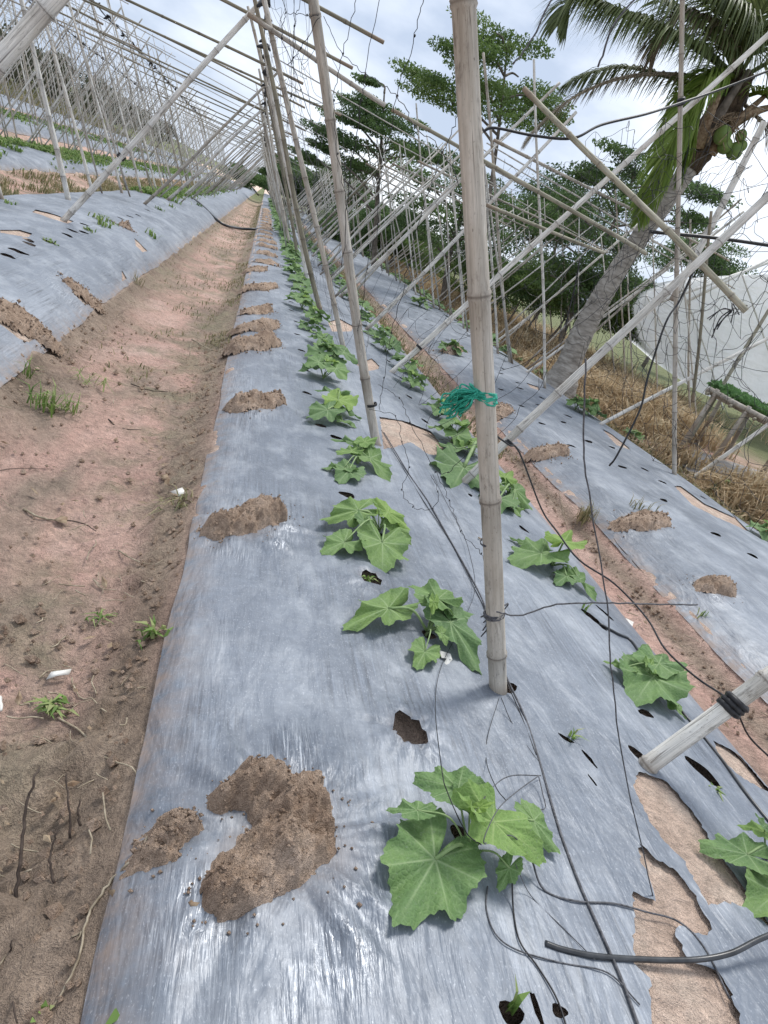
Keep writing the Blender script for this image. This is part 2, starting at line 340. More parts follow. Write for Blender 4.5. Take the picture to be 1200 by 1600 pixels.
# ------------------------------------------------------------------ holes, tears, clods (positions on the beds)
def xy(px, py): p = surf(px, py); return (p.x, p.y)
HOLES = {'main': [], 'right': [], 'left': []}     # polygons
DEP = []                                          # (x, y, radius, depth) hollows in the soil below
def hole(bed, c, a, b, ang=0, jag=.12, n=14, depth=.055):
    pts = []
    ph = random.random()*9
    for k in range(n):
        t = 2*math.pi*k/n; r = 1+jag*math.sin(3*t+ph)+random.uniform(-jag, jag)*.5
        u, v = a*math.cos(t)*r, b*math.sin(t)*r
        pts.append((c[0]+u*math.cos(ang)-v*math.sin(ang), c[1]+u*math.sin(ang)+v*math.cos(ang)))
    HOLES[bed].append(pts); DEP.append((c[0], c[1], max(.03, min(a, b)*1.25), depth, max(a, b)*1.1, ang))
def tear(bed, pxs): HOLES[bed].append([xy(*p) for p in pxs])
hole('main', xy(634, 1150), .046, .060, .2, .10, 16, .035)
hole('main', xy(575, 912), .040, .040, 0, .12, 14, .05); hole('main', xy(541, 778), .040, .030); hole('main', xy(523, 688), .035, .028)
hole('main', xy(712, 1312), .020, .022); hole('main', xy(733, 1345), .022, .030)
hole('main', xy(668, 998), .026, .022); hole('main', xy(592, 842), .026, .022); hole('main', xy(553, 735), .026, .022)
hole('main', xy(789, 1080), .036, .030, .3, .25); hole('main', xy(881, 1160), .024, .010, -.6); hole('main', xy(917, 1192), .007, .036, .25)
hole('main', xy(922, 1226), .004, .022, .2, n=8); hole('main', xy(991, 1183), .022, .028, .3); hole('main', xy(1094, 1212), .028, .062, .45)
hole('main', xy(925, 972), .024, .072, .45); hole('main', xy(943, 962), .013, .056, .45); hole('main', xy(816, 831), .018, .038, .4)
hole('main', xy(786, 745), .014, .03); hole('main', xy(724, 757), .018, .02); hole('main', xy(733, 778), .012, .02)
hole('main', xy(793, 1592), .024, .02); hole('main', xy(836, 1592), .006, .04); hole('main', xy(868, 1588), .016, .012)
hole('main', xy(1005, 1120), .03, .02)
tear('main', [(994, 1211), (1037, 1227), (1083, 1282), (1124, 1352), (1146, 1379), (1205, 1462), (1157, 1424), (1125, 1418), (1102, 1421), (1083, 1390), (1064, 1352), (1032, 1322), (1010, 1290), (984, 1236)])
tear('main', [(994, 1325), (1016, 1349), (1054, 1370), (1080, 1408), (1106, 1460), (1092, 1471), (1054, 1455), (1048, 1466), (1070, 1509), (1113, 1525), (1136, 1560), (1153, 1620), (1016, 1620), (1008, 1536), (986, 1514), (983, 1400), (1021, 1417), (1014, 1393), (996, 1352)])
tear('main', [(592, 655), (628, 660), (672, 678), (692, 704), (690, 717), (668, 714), (640, 694), (612, 704), (598, 706)])
tear('main', [(512, 505), (530, 500), (552, 512), (548, 520), (518, 520)]); tear('main', [(555, 572), (580, 562), (592, 574), (590, 580), (570, 582)])
tear('main', [(1112, 1165), (1130, 1172), (1170, 1200), (1210, 1240), (1205, 1250), (1150, 1218), (1120, 1190)])
tear('right', [(1052, 762), (1062, 762), (1100, 790), (1150, 812), (1182, 832), (1170, 834), (1120, 812), (1080, 792)])
tear('right', [(940, 672), (955, 680), (980, 700), (985, 706), (962, 698)]); tear('right', [(822, 600), (840, 606), (842, 612), (828, 608)])
for p in [(971, 732), (1034, 756), (1036, 784), (1117, 838), (1174, 871), (919, 692), (879, 662), (841, 635), (812, 609), (846, 624), (784, 577), (782, 585), (808, 600), (887, 652), (1006, 736), (1098, 780), (955, 701), (760, 560), (764, 568)]:
    hole('right', xy(*p), .052+random.uniform(-.01, .01), .034+random.uniform(-.008, .01), .5+random.uniform(-.3, .3), .12, 12)
for y_ in np.arange(3.75, 13, .66): hole('main', (.62+random.uniform(-.04, .04), y_), .034, .028, 0, .14, 10); hole('main', (1.52+random.uniform(-.05, .05), y_+.25), .024, .045, .4, .14, 10)
for y_ in np.arange(3.0, 9.5, .60): hole('right', (3.05+random.uniform(-.06, .06), y_), .045, .032, .4+random.uniform(-.4, .4)) if y_ > 5 else None
for y_ in np.arange(9.5, 16, .62): hole('right', (3.15+random.uniform(-.05, .05), y_), .045, .03, .4); hole('right', (3.95+random.uniform(-.05, .05), y_+.3), .045, .03, .4)
for p in [(12, 403), (33, 398), (46, 384), (75, 380), (105, 370), (113, 363), (130, 365), (172, 347), (188, 343), (202, 340), (200, 352), (215, 338), (230, 330), (246, 322), (131, 353), (23, 394), (44, 378)]:
    hole('left', xy(*p), .055, .05, random.random()*3, .15, 10)
tear('left', [(-40, 455), (0, 476), (28, 494), (60, 520), (92, 540), (60, 552), (30, 535), (0, 512), (-40, 500)])
tear('left', [(98, 440), (112, 445), (130, 465), (158, 480), (160, 492), (135, 482), (118, 468)])
tear('left', [(190, 425), (200, 440), (214, 450), (210, 458), (196, 448)]); tear('left', [(0, 362), (30, 362), (50, 368), (44, 374), (20, 370), (0, 366)])
tear('left', [(55, 330), (80, 336), (115, 348), (105, 352), (75, 342), (50, 334)]); tear('left', [(210, 374), (222, 386), (230, 394), (222, 396), (212, 386)])

BIGC = xy(432, 1320)
CLODS = [  # bed, list of capsules in pixels ((px, py, r_px_metres)...)
]
def capsules(pxs): return [(np.array(xy(a, b)), r) for a, b, r in pxs]
# pulls in the plastic round each clod
PULL = [(BIGC[0], BIGC[1], .17), (*xy(375, 825), .13), (*xy(395, 637), .12), (*xy(395, 545), .12), (*xy(1000, 822), .12), (*xy(1115, 925), .10), (*xy(634, 1150), .06), (*xy(575, 912), .05), (*xy(130, 470), .2)]
def mulch_h(x, y):                       # height of the plastic over the soil
    h = .014+.006*(fbm(x*5, y*1.4, 3, 31)+.3)+.0035*fbm(x*26, y*3, 3, 41)
    for cx_, cy_, r in PULL:
        dx, dy = x-cx_, y-cy_; d = np.hypot(dx, dy); th = np.arctan2(dy, dx)
        w_ = np.exp(-((d-r*1.25)/(r*.75))**2)
        h = h+w_*(.030*vn(th*6+20, d*5, 77)+.020*np.abs(vn(th*12+20, d*7, 78))+.006)
    return np.maximum(h, .013)

# ------------------------------------------------------------------ ground sheet
def axis(segs):
    o = []
    for a, b, s in segs: o += list(np.arange(a, b-1e-6, s))
    o.append(segs[-1][1]); return np.array(o)
gx = axis([(-1600, -200, 200), (-200, -60, 20), (-60, -14, 2), (-14, -6, .2), (-6, -3.2, .12), (-3.2, -1.3, .08), (-1.3, .1, .022), (.1, 2.0, .03), (2.0, 2.7, .025), (2.7, 4.7, .05), (4.7, 8, .12), (8, 20, .8), (20, 60, 5), (60, 200, 20), (200, 1600, 200)])
gy = axis([(-30, -2, 4), (-2, .4, .3), (.4, 3.2, .022), (3.2, 6.5, .04), (6.5, 12, .08), (12, 25, .25), (25, 60, 1), (60, 200, 10), (200, 2000, 200)])
X, Y = np.meshgrid(gx, gy)
Z = G(X, Y)
def soft(a, lo, hi): t = np.clip((a-lo)/(hi-lo), 0, 1); return t*t*(3-2*t)
bedm = np.zeros_like(X)
for a, b in BEDS.values(): bedm = np.maximum(bedm, soft(X, a-.02, a+.06)*(1-soft(X, b-.06, b+.02)))
bedu = np.zeros_like(X)
for a, b in BEDS.values(): bedu = np.maximum(bedu, soft(X, a+.0, a+.05)*(1-soft(X, b-.04, b+.01)))
far_fade = 1-soft(np.abs(Y), 30, 60)
edge = np.exp(-((X-(-.02))/.11)**2)*.95+np.exp(-((X+.98)/.2)**2)*1.0+np.exp(-((X-2.47)/.06)**2)+np.exp(-((X-2.1)/.05)**2)*.8
edge = np.clip(edge+.55*np.exp(-((X+.02)/.3)**2)*np.clip(fbm(X*4, Y*3, 3, 3)*2.2, 0, 1), 0, 1)
# foreground left corner is all brown crumbly soil
edge = np.clip(edge+.9*soft(-Y+fbm(X*3, Y*3, 3, 8)*.6, -1.35, -.8)*soft(X, -1.2, -.35), 0, 1)
furrow = (1-bedm)
Z = Z+furrow*far_fade*(.022*fbm(X*3.4, Y*2.6, 4, 11)+edge*np.where(X > -.2, 1-soft(X, -.07, .0), 1)*np.where(np.abs(X+.98) < .1, .3, 1)*np.where(X > 1.9, .3, 1)*(.085*fbm(X*13, Y*11, 5, 12)+.02*np.abs(fbm(X*30, Y*26, 3, 19))+.012)+.012*fbm(X*20, Y*15, 4, 13)-.012*soft(np.abs(fbm(X*2.3+4, Y*2.1, 2, 14)), .0, .12))
Z = Z+bedm*(.005+.004*fbm(X*12, Y*12, 3, 15))
dark = np.zeros_like(X)  # mask of the painted shade in the hollows under the holes
for cx_, cy_, r, dp, ra, an in DEP:
    ix = np.where(np.abs(gx-cx_) < .3)[0]; iy = np.where(np.abs(gy-cy_) < .35)[0]
    if len(ix) == 0 or len(iy) == 0: continue
    s = (slice(iy[0], iy[-1]+1), slice(ix[0], ix[-1]+1))
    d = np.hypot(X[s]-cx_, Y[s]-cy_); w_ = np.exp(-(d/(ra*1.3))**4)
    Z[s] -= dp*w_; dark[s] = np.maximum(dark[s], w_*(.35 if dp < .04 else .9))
alga = np.clip(np.exp(-((X+.22)/.2)**2)*soft(Y, .6, 1.8)*1.1+soft(Y, 5, 9)*.8*(1-bedm)+.9*np.exp(-((X+.45)/.25)**2)*soft(Y, 4.0, 4.8)*(1-soft(Y, 5.8, 7))+soft(X, 4.8, 5.2)*.9, 0, 1)
veg = np.clip(soft(X, 7, 10)+soft(Y, 40, 70)*(1-bedm)+soft(-X, 13, 15), 0, 1)
V = np.stack([X, Y, Z], -1).reshape(-1, 3); nx, ny = len(gx), len(gy)
idx = np.arange(nx*ny).reshape(ny, nx)
F = np.stack([idx[:-1, :-1], idx[:-1, 1:], idx[1:, 1:], idx[1:, :-1]], -1).reshape(-1, 4)
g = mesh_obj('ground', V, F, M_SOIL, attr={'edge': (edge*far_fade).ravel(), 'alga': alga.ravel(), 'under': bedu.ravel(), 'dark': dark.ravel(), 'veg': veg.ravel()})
tag(g, 'bare reddish brown soil of the field with furrows between the beds', kind='structure')

# ------------------------------------------------------------------ mulch films
def film(bed, label, y0, y1, grids, yfar, hx=.1):
    xa, xb = BEDS[bed]
    def ea(y): return xa+.012*fbm(y*3, y*0, 3, 51)+.012*fbm(y*.6, y*0+3, 2, 52)
    def eb(y): return xb+.02*fbm(y*2.4, y*0+9, 3, 53)+.03*fbm(y*.5, y*0+4, 2, 54)
    pts = []; edges = []; faces = []
    ys = list(np.arange(y0, y1, .05))+[y1]
    b0 = len(pts); loop = [(float(ea(y)), y) for y in ys]+[(float(eb(y)), y) for y in reversed(ys)]
    xs_end = np.linspace(eb(y0), ea(y0), 22)[1:-1]
    xs_top = np.linspace(ea(y1), eb(y1), 22)[1:-1]
    nl = len(ys)
    loop = loop[:nl]+[(float(x), y1) for x in xs_top]+loop[nl:]+[(float(x), y0) for x in xs_end]
    pts += loop; edges += [(b0+i, b0+(i+1) % len(loop)) for i in range(len(loop))]
    hl = []
    for h in HOLES.get(bed, []):
        c = np.mean(h, 0)
        if not (y0+.02 < min(p[1] for p in h) and max(p[1] for p in h) < y1-.02):
            h = [(p[0], min(max(p[1], y0+.02), y1-.02)) for p in h]
        h = [(min(max(p[0], xa+.05), xb-.06), p[1]) for p in h]
        # jag the outline
        q = []
        for i in range(len(h)):
            a, b = np.array(h[i]), np.array(h[(i+1) % len(h)]); m_ = max(1, int(np.linalg.norm(b-a)/.011))
            for k in range(m_):
                p = a+(b-a)*k/m_
                p = p+RNG.uniform(-.0045, .0045, 2)*(1 if len(h) < 30 and np.ptp(np.array(h)[:, 1]) > .12 else .35)
                q.append((float(p[0]), float(p[1])))
        b0 = len(pts); pts += q; edges += [(b0+i, b0+(i+1) % len(q)) for i in range(len(q))]; hl.append(np.array(q))
    used = set()
    for (ax, bx_, ay, by_, s) in grids:
        for yy in np.arange(ay, by_, s):
            for xx in np.arange(ax, bx_, s):
                x_ = xx+random.uniform(-.2, .2)*s; y_ = yy+random.uniform(-.2, .2)*s
                if ea(y_)+s*.4 < x_ < eb(y_)-s*.4 and y0+.02 < y_ < y1-.02:
                    if any(g_[0] <= x_ < g_[1] and g_[2] <= y_ < g_[3] and g_[4] < s for g_ in grids): continue
                    pts.append((x_, y_))
    r = delaunay_2d_cdt([Vector(p) for p in pts], edges, [], 1, 1e-5)
    P = np.array([(v.x, v.y) for v in r[0]]); T = np.array([f for f in r[2] if len(f) == 3])
    C = P[T].mean(1); keep = np.ones(len(T), bool)
    for h in hl:
        mn, mx_ = h.min(0), h.max(0); cand = np.where((C[:, 0] > mn[0]) & (C[:, 0] < mx_[0]) & (C[:, 1] > mn[1]) & (C[:, 1] < mx_[1]))[0]
        if len(cand) == 0: continue
        x, y = C[cand, 0], C[cand, 1]; ins = np.zeros(len(cand), bool); j = len(h)-1
        for i in range(len(h)):
            xi, yi, xj, yj = h[i][0], h[i][1], h[j][0], h[j][1]
            with np.errstate(divide='ignore', invalid='ignore'):
                cnd = ((yi > y) != (yj > y)) & (x < (xj-xi)*(y-yi)/(yj-yi)+xi)
            ins ^= cnd; j = i
        keep[cand[ins]] = False
    T = T[keep]
    a = P[T]; ar = (a[:, 1, 0]-a[:, 0, 0])*(a[:, 2, 1]-a[:, 0, 1])-(a[:, 2, 0]-a[:, 0, 0])*(a[:, 1, 1]-a[:, 0, 1])
    T[ar < 0] = T[ar < 0][:, ::-1]
    FA = [tuple(int(i) for i in t_) for t_ in T]
    # far part: regular grid
    yf = [y1]; s = .15
    while yf[-1] < yfar: yf.append(yf[-1]+s); s *= 1.06
    xs = np.linspace(0, 1, 22); b0 = len(P)
    Q = [(ea(y)+(eb(y)-ea(y))*u, y) for y in yf for u in xs]
    P = np.vstack([P, np.array([(float(q[0]), q[1]) for q in Q])])
    for j in range(len(yf)-1):
        for i in range(21): k = b0+j*22+i; FA.append((k, k+1, k+23, k+22))
    x, y = P[:, 0], P[:, 1]
    z = G(x, y)+mulch_h(x, y)
    ed = np.minimum(x-xa, xb-x); z = z-.016*np.exp(-np.maximum(ed, 0)/.02)
    dirt = np.clip(.8*np.exp(-np.maximum(ed, 0)/.05), 0, 1)
    for cx_, cy_, rr in PULL: dirt = np.maximum(dirt, .3*np.exp(-((np.hypot(x-cx_, y-cy_))/(rr*.9))**4))
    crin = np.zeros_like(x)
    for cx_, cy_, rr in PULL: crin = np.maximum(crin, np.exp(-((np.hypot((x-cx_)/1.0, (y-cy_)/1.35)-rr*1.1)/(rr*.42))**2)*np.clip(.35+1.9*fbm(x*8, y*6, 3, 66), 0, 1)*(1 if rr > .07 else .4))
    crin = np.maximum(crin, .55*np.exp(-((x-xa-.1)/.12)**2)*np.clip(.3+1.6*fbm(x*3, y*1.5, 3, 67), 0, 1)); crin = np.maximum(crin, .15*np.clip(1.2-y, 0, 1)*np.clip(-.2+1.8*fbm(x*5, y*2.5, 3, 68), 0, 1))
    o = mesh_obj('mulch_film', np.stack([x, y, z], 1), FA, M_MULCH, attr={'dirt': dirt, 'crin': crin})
    tag(o, label, 'plastic mulch', 'silver plastic mulch films over the raised beds')
    return o
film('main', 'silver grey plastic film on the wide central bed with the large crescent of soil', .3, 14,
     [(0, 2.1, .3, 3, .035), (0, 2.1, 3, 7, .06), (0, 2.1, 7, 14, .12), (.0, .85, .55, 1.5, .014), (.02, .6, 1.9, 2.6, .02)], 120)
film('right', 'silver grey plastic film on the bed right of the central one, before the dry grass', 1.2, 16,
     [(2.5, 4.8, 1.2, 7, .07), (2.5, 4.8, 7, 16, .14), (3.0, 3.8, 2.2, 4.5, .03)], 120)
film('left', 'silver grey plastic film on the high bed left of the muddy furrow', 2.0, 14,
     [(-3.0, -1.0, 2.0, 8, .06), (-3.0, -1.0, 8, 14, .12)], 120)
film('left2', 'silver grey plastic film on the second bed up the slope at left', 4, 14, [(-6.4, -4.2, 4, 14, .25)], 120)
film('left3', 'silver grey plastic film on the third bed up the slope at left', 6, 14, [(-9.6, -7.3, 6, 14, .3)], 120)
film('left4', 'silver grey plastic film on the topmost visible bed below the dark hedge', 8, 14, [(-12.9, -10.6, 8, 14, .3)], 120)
def top(x, y): return float(G(x, y)+mulch_h(np.array(x), np.array(y)))

# ------------------------------------------------------------------ soil clods
def clod(caps, height, label, seed, res=.007, parent=None, name='soil_clod', cut=None, group='heaps of soil weighing down the plastic'):
    cs = [(np.array(c), r) for c, r in caps]
    lo = np.min([c-r for c, r in cs], 0)-.03; hi = np.max([c+r for c, r in cs], 0)+.03
    xs = np.arange(lo[0], hi[0], res); ys = np.arange(lo[1], hi[1], res); X, Y = np.meshgrid(xs, ys)
    sd = np.full_like(X, -9.)
    if len(cs) == 1: segs = [(cs[0], cs[0])]
    else: segs = list(zip(cs[:-1], cs[1:]))
    for (a, ra), (b, rb) in segs:
        ab = b-a; L2 = max(ab@ab, 1e-9); t = np.clip(((X-a[0])*ab[0]+(Y-a[1])*ab[1])/L2, 0, 1)
        d = np.hypot(X-a[0]-ab[0]*t, Y-a[1]-ab[1]*t); sd = np.maximum(sd, (ra+(rb-ra)*t)-d)
    if cut is not None:
        (c0, r0) = cut; sd = np.minimum(sd, np.hypot(X-c0[0], Y-c0[1])-r0)
    sd = sd+.024*fbm(X*28, Y*28, 4, seed)+.004*fbm(X*100, Y*100, 2, seed+9)
    rm = max(r for _, r in cs)
    u = np.clip(sd/rm, 0, 1); dome = np.clip(1-(1-u)**2.2, 0, 1)**.75
    h = height*dome*(.75+.8*fbm(X*9, Y*9, 3, seed+3)+.25)+u.clip(0, .2)/.2*(.045*(.25-np.abs(fbm(X*26, Y*26, 3, seed+5)))+.020*fbm(X*60, Y*60, 4, seed+7)+.006*fbm(X*200, Y*200, 1, seed+8))
    h = np.where(sd < 0, sd*.8-.001, np.maximum(h, .0015))
    Z = G(X, Y)+mulch_h(X, Y)+h
    ok = sd > -.012
    ny_, nx_ = X.shape; id_ = np.full(X.shape, -1); id_[ok] = np.arange(ok.sum())
    V = np.stack([X[ok], Y[ok], Z[ok]], 1)
    q = ok[:-1, :-1] & ok[:-1, 1:] & ok[1:, 1:] & ok[1:, :-1]
    F = np.stack([id_[:-1, :-1][q], id_[:-1, 1:][q], id_[1:, 1:][q], id_[1:, :-1][q]], 1)
    c = np.mean([c for c, _ in cs], 0)
    rs = random.Random(seed); V = V.tolist(); F = F.tolist(); nc = int(330*rm/.08*(1 if cs[0][0][1] < 3 else .4))
    for k in range(nc):                    # loose crumbs on and round the heap
        (ca, ra) = rs.choice(cs); an = rs.random()*6.28; q = ra*(.3+abs(rs.gauss(0, .75))); px_, py_ = ca[0]+math.cos(an)*q, ca[1]+math.sin(an)*q
        if px_ < .06 and cs[0][0][0] > 0: continue
        iy, ix = min(max(int((py_-ys[0])/res), 0), len(ys)-1), min(max(int((px_-xs[0])/res), 0), len(xs)-1)
        inside = ok[iy, ix] and lo[0] < px_ < hi[0] and lo[1] < py_ < hi[1]
        zb = float(Z[iy, ix]) if inside else top(px_, py_); s_ = rs.uniform(.0015, .005)*(1.8 if rs.random() < .1 else 1)*(1 if cs[0][0][1] < 3 else 2)
        if not inside: zb = max(zb, top(px_, py_))
        b0 = len(V); m4 = [Vector((rs.uniform(.6, 1.2)*a_*s_, rs.uniform(.6, 1.2)*b_*s_, rs.uniform(.6, 1.1)*c_*s_)) for a_, b_, c_ in ((1, 0, 0), (-1, 0, 0), (0, 1, 0), (0, -1, 0), (0, 0, 1), (0, 0, -1))]
        V += [[px_+m.x, py_+m.y, zb+s_*.5+m.z] for m in m4]; F += [[b0+i_ for i_ in f_] for f_ in ((0, 2, 4), (2, 1, 4), (1, 3, 4), (3, 0, 4), (2, 0, 5), (1, 2, 5), (3, 1, 5), (0, 3, 5))]
    V = np.array(V)
    o = mesh_obj(name, V-np.array([c[0], c[1], 0]), F, M_CLOD); o.location = (c[0], c[1], 0)
    tag(o, label, 'soil heap', group); return o
clod([(xy(338, 1412), .036), (xy(372, 1390), .060), (xy(415, 1355), .076), (xy(455, 1325), .078), (xy(448, 1282), .080), (xy(405, 1245), .054), (xy(340, 1264), .026)], .062,
     'largest crescent shaped heap of brown soil in the foreground', 100, .005)
clod([(xy(232, 1352), .036), (xy(262, 1322), .042), (xy(282, 1308), .026)], .03, 'small lumpy soil heap just left of the crescent heap', 130, .004)
clod([(xy(330, 842), .05), (xy(362, 832), .065), (xy(405, 815), .075), (xy(428, 815), .035)], .065, 'elongated soil heap at the film edge, second up from the foreground', 160, .006)
clod([(xy(368, 645), .06), (xy(395, 638), .085), (xy(428, 633), .06)], .06, 'low oval soil heap, third up from the foreground on the central bed', 190, .008)
for i, (a, b, hh, lb) in enumerate([((362, 553), (425, 541), .09, 'wide rough soil heap, fourth up on the central bed'), ((368, 522), (425, 512), .06, 'flat soil heap, fifth up on the central bed'),
        ((384, 492), (416, 487), .05, 'short dull soil heap, sixth up on the central bed'), ((378, 458), (426, 450), .06, 'long soil heap, seventh up on the central bed'), ((385, 426), (410, 423), .05, 'small soil heap, eighth up on the central bed')]):
    clod([(xy(*a), .07), (xy((a[0]+b[0])/2, (a[1]+b[1])/2), .10), (xy(*b), .07)], hh, lb, 220+i*20, .014)
y_ = 12.0; i = 0
while y_ < 42:
    clod([((.2, y_), .09), ((.38+.1*random.random(), y_+.02), .11)], .06, 'small far soil heap in the receding line along the film edge', 400+i, .03, group='far heaps of soil along the central film edge')
    y_ += random.uniform(1.1, 1.7)+y_*.02; i += 1
clod([(xy(968, 828), .07), (xy(1000, 822), .10), (xy(1030, 818), .07)], .06, 'grassy soil heap in the middle of the right bed', 600, .01)
clod([(xy(1100, 922), .07), (xy(1125, 926), .075)], .06, 'round pointed soil heap on the near end of the right bed', 620, .009)
clod([(xy(835, 716), .09), (xy(868, 708), .10)], .07, 'soil heap on the right bed beside the long pale rafter', 640, .014)
clod([(xy(765, 655), .11), (xy(785, 645), .10)], .08, 'soil heap behind the thick foreground post on the right bed', 660, .016)
clod([(xy(700, 552), .12), (xy(715, 548), .08)], .08, 'farthest soil heap on the right bed with a weed in it', 680, .02)
clod([(xy(115, 455), .09), (xy(145, 478), .08)], .04, 'soil spill through a tear in the left film', 700, .014)
clod([(xy(-5, 490), .13), (xy(40, 510), .13), (xy(75, 540), .10)], .05, 'broad soil spill on the left film at the photo edge', 720, .014)
clod([(xy(195, 357), .09)], .08, 'dark lump of soil on the left film', 740, .015)

ORD = 'first second third fourth fifth sixth seventh eighth ninth tenth eleventh twelfth thirteenth fourteenth fifteenth sixteenth'.split()
CNT = {}
def ordl(base, text, start=0, cap=16, tail='from the camera'):
    n = CNT.get(base, start); CNT[base] = n+1
    return '%s, %s %s' % (text, ORD[n], tail) if n < min(cap, 16) else 'far '+text
# ------------------------------------------------------------------ melon plants
def leaf_mesh(n_ang, n_r, seed, cup=.08, veins=True):
    rs = random.Random(seed); lob = rs.uniform(.10, .2); ph = rs.random()*6
    vd = [0, .82, -.82, 1.65, -1.65, 2.45, -2.45]
    V = [(0, 0, 0)]; A = [1.0]; F = []
    def rad(t):
        a = abs(t)
        r = .68+.32*math.exp(-(a/.38)**2)+(.09+lob*.28)*math.exp(-((a-.98)/.26)**2)+.09*math.exp(-((a-1.85)/.30)**2)+.06*math.exp(-((a-2.5)/.22)**2)-.05*math.exp(-((a-.50)/.13)**2)*lob*5-.04*math.exp(-((a-1.42)/.12)**2)
        r *= 1-.86*math.exp(-((math.pi-a)/.19)**2)
        tri = lambda q: abs(((q/6.2832) % 1)*2-1)*2-1
        r *= 1+.040*tri(t*21+ph+.6*math.sin(t*3))+(.022*tri(t*45+ph*2) if n_ang > 60 else 0)+.02*math.sin(t*5+ph*3)
        return r
    for j in range(1, n_r+1):
        q = (j/n_r)
        for k in range(n_ang):
            t = -math.pi+2*math.pi*(k+.5)/n_ang; r = rad(t)*q
            x, y = r*math.cos(t), r*math.sin(t)
            dv_ = min(abs(((t-d+math.pi) % (2*math.pi))-math.pi) for d in vd)
            vdist = r*math.sin(min(dv_, 1.5))
            ve = max(0, 1-vdist/(.013+.014*(1-q)))
            # secondary veins branching off the main ones
            dn_ = min(vd, key=lambda d: abs(((t-d+math.pi) % (2*math.pi))-math.pi)); al = r*math.cos(t-dn_); la = abs(r*math.sin(t-dn_))
            s2 = ((al-la*.95)/.17) % 1.0; s2 = min(s2, 1-s2)*.17
            if q > .15: ve = max(ve, .5*max(0, 1-s2/.011))
            z = cup*(-(r**2)*.9)+.085*q*q*math.sin(t*4+ph)*lob*6+.04*math.sin(t*9+ph*3)*q**3+.045*math.cos(dv_*7)*q+.10*lob*6*abs(y)*q
            V.append((x, y, z)); A.append(ve)
    for k in range(n_ang):
        if k != n_ang-1: F.append((0, 1+k, 1+(k+1) % n_ang))
        else: pass
        for j in range(n_r-1):
            a = 1+j*n_ang+k; b = 1+j*n_ang+(k+1) % n_ang
            if k == n_ang-1: continue
            F.append((a, a+n_ang, b+n_ang, b))
    return V, F, A
LEAFS = {}
def leafdata(hi, s):
    k = (hi, s)
    if k not in LEAFS: LEAFS[k] = leaf_mesh(220, 20, s) if hi == 2 else (leaf_mesh(56, 6, s) if hi == 1 else leaf_mesh(18, 2, s))
    return LEAFS[k]
def place_leaf(A, T, wid, hi, s, roll=0., nrm=None):
    V, F, at_ = leafdata(hi, s); A = Vector(A); T = Vector(T); X = T-A; Ln = X.length; X.normalize()
    Y = Vector((0, 0, 1)).cross(X); Y = Y.normalized() if Y.length > .05 else Vector((1, 0, 0))
    Z = X.cross(Y); Y2 = Y*math.cos(roll)+Z*math.sin(roll); Z2 = X.cross(Y2)
    return [A+(X*v[0]+Y2*(v[1]*wid)+Z2*v[2])*Ln for v in V], F, at_
def melon(loc, leaves, label, group, hi, name='melon_plant'):
    """leaves: (A, T, width, young, roll) in world coordinates"""
    loc = Vector(loc); r = empty(name, loc, label, 'plant', group)
    for i, (A, T, wd, yg, roll) in enumerate(leaves):
        V, F, a = place_leaf(A, T, wd, hi, (i*7+int(abs(loc.x*100+loc.y*31))) % 5 if hi < 2 else (i*7+int(abs(loc.y*31))) % 5, roll)
        b = MB().add(V, F, vein=a, rnd=random.random()); o = b.build('leaf', M_LEAFY if yg else M_LEAF, r)
        if hi:
            A = Vector(A); mid = loc.lerp(A, .5)+Vector((0, 0, .25*(A-loc).length if A.z-loc.z < (A-loc).xy.length else .0))
            P = spline([loc+Vector((0, 0, .002)), mid, A], 5); sz = (Vector(T)-A).length
            rr = max(.0022, sz*.024)
            mesh = tube(P, [rr*1.25]*2+[rr]*(len(P)-2), 6 if hi == 2 else 4)
            MB().add(*mesh).build('petiole', M_STEM, r)
    if hi:
        st = MB().add(*tube(spline([loc-Vector((0, 0, .03)), loc+Vector((.005, 0, .02)), loc+Vector((.01, .01, .055))], 3), [.006]*7, 6))
        st.build('stem', M_STEM, r)
    return r
def pt_h(b, px, py, h):
    d = ray(px, py); t = (b.z+h-CAMH)/d.z; p = Vector((d.x*t, d.y*t, b.z+h)); g_ = top(p.x, p.y)+.012
    if p.z < g_: p = surf(px, py, .03)
    return p
def PL(base, L, label, group='melon plants in the near rows'):
    b = surf(*base); b.z = top(b.x, b.y)-.004; out = []
    for q in L:
        (ax, ay, ha), (tx, ty, ht), wd, yg, roll = q
        A, T = [pt_h(b, *q_) for q_ in ((ax, ay, ha), (tx, ty, ht))]; T = A.lerp(T, .92); out.append((A, T, wd*.82, yg, roll))
    return melon(b, out, label, group, 2)
PL((728, 1338), [((680, 1342, .035), (613, 1456, .016), .95, 0, 0), ((652, 1266, .07), (601, 1262, .05), .75, 0, .1), ((716, 1232, .10), (640, 1212, .085), .85, 0, -.2),
    ((742, 1268, .14), (716, 1232, .165), .8, 1, .5), ((772, 1284, .10), (868, 1346, .055), .72, 1, .1), ((834, 1282, .04), (876, 1337, .02), .85, 0, -.1), ((796, 1356, .045), (778, 1394, .022), .8, 0, .2),
    ((748, 1262, .13), (775, 1252, .16), .6, 1, .3), ((735, 1235, .09), (766, 1228, .07), .8, 0, 0)],
   'largest melon plant nearest the camera, beside the crescent soil heap')
PL((665, 992), [((607, 950, .05), (533, 978, .025), .55, 0, -.1), ((684, 935, .09), (632, 908, .08), .85, 0, -.2), ((678, 940, .12), (676, 962, .09), .6, 1, .2), ((704, 972, .06), (757, 1054, .02), .62, 0, .1),
    ((700, 948, .07), (742, 958, .04), .8, 0, .2), ((664, 1018, .025), (650, 1044, .012), .9, 0, 0), ((690, 990, .06), (700, 1010, .04), .9, 0, 0)],
   'melon plant with a white tag, left of the foot of the thick post')
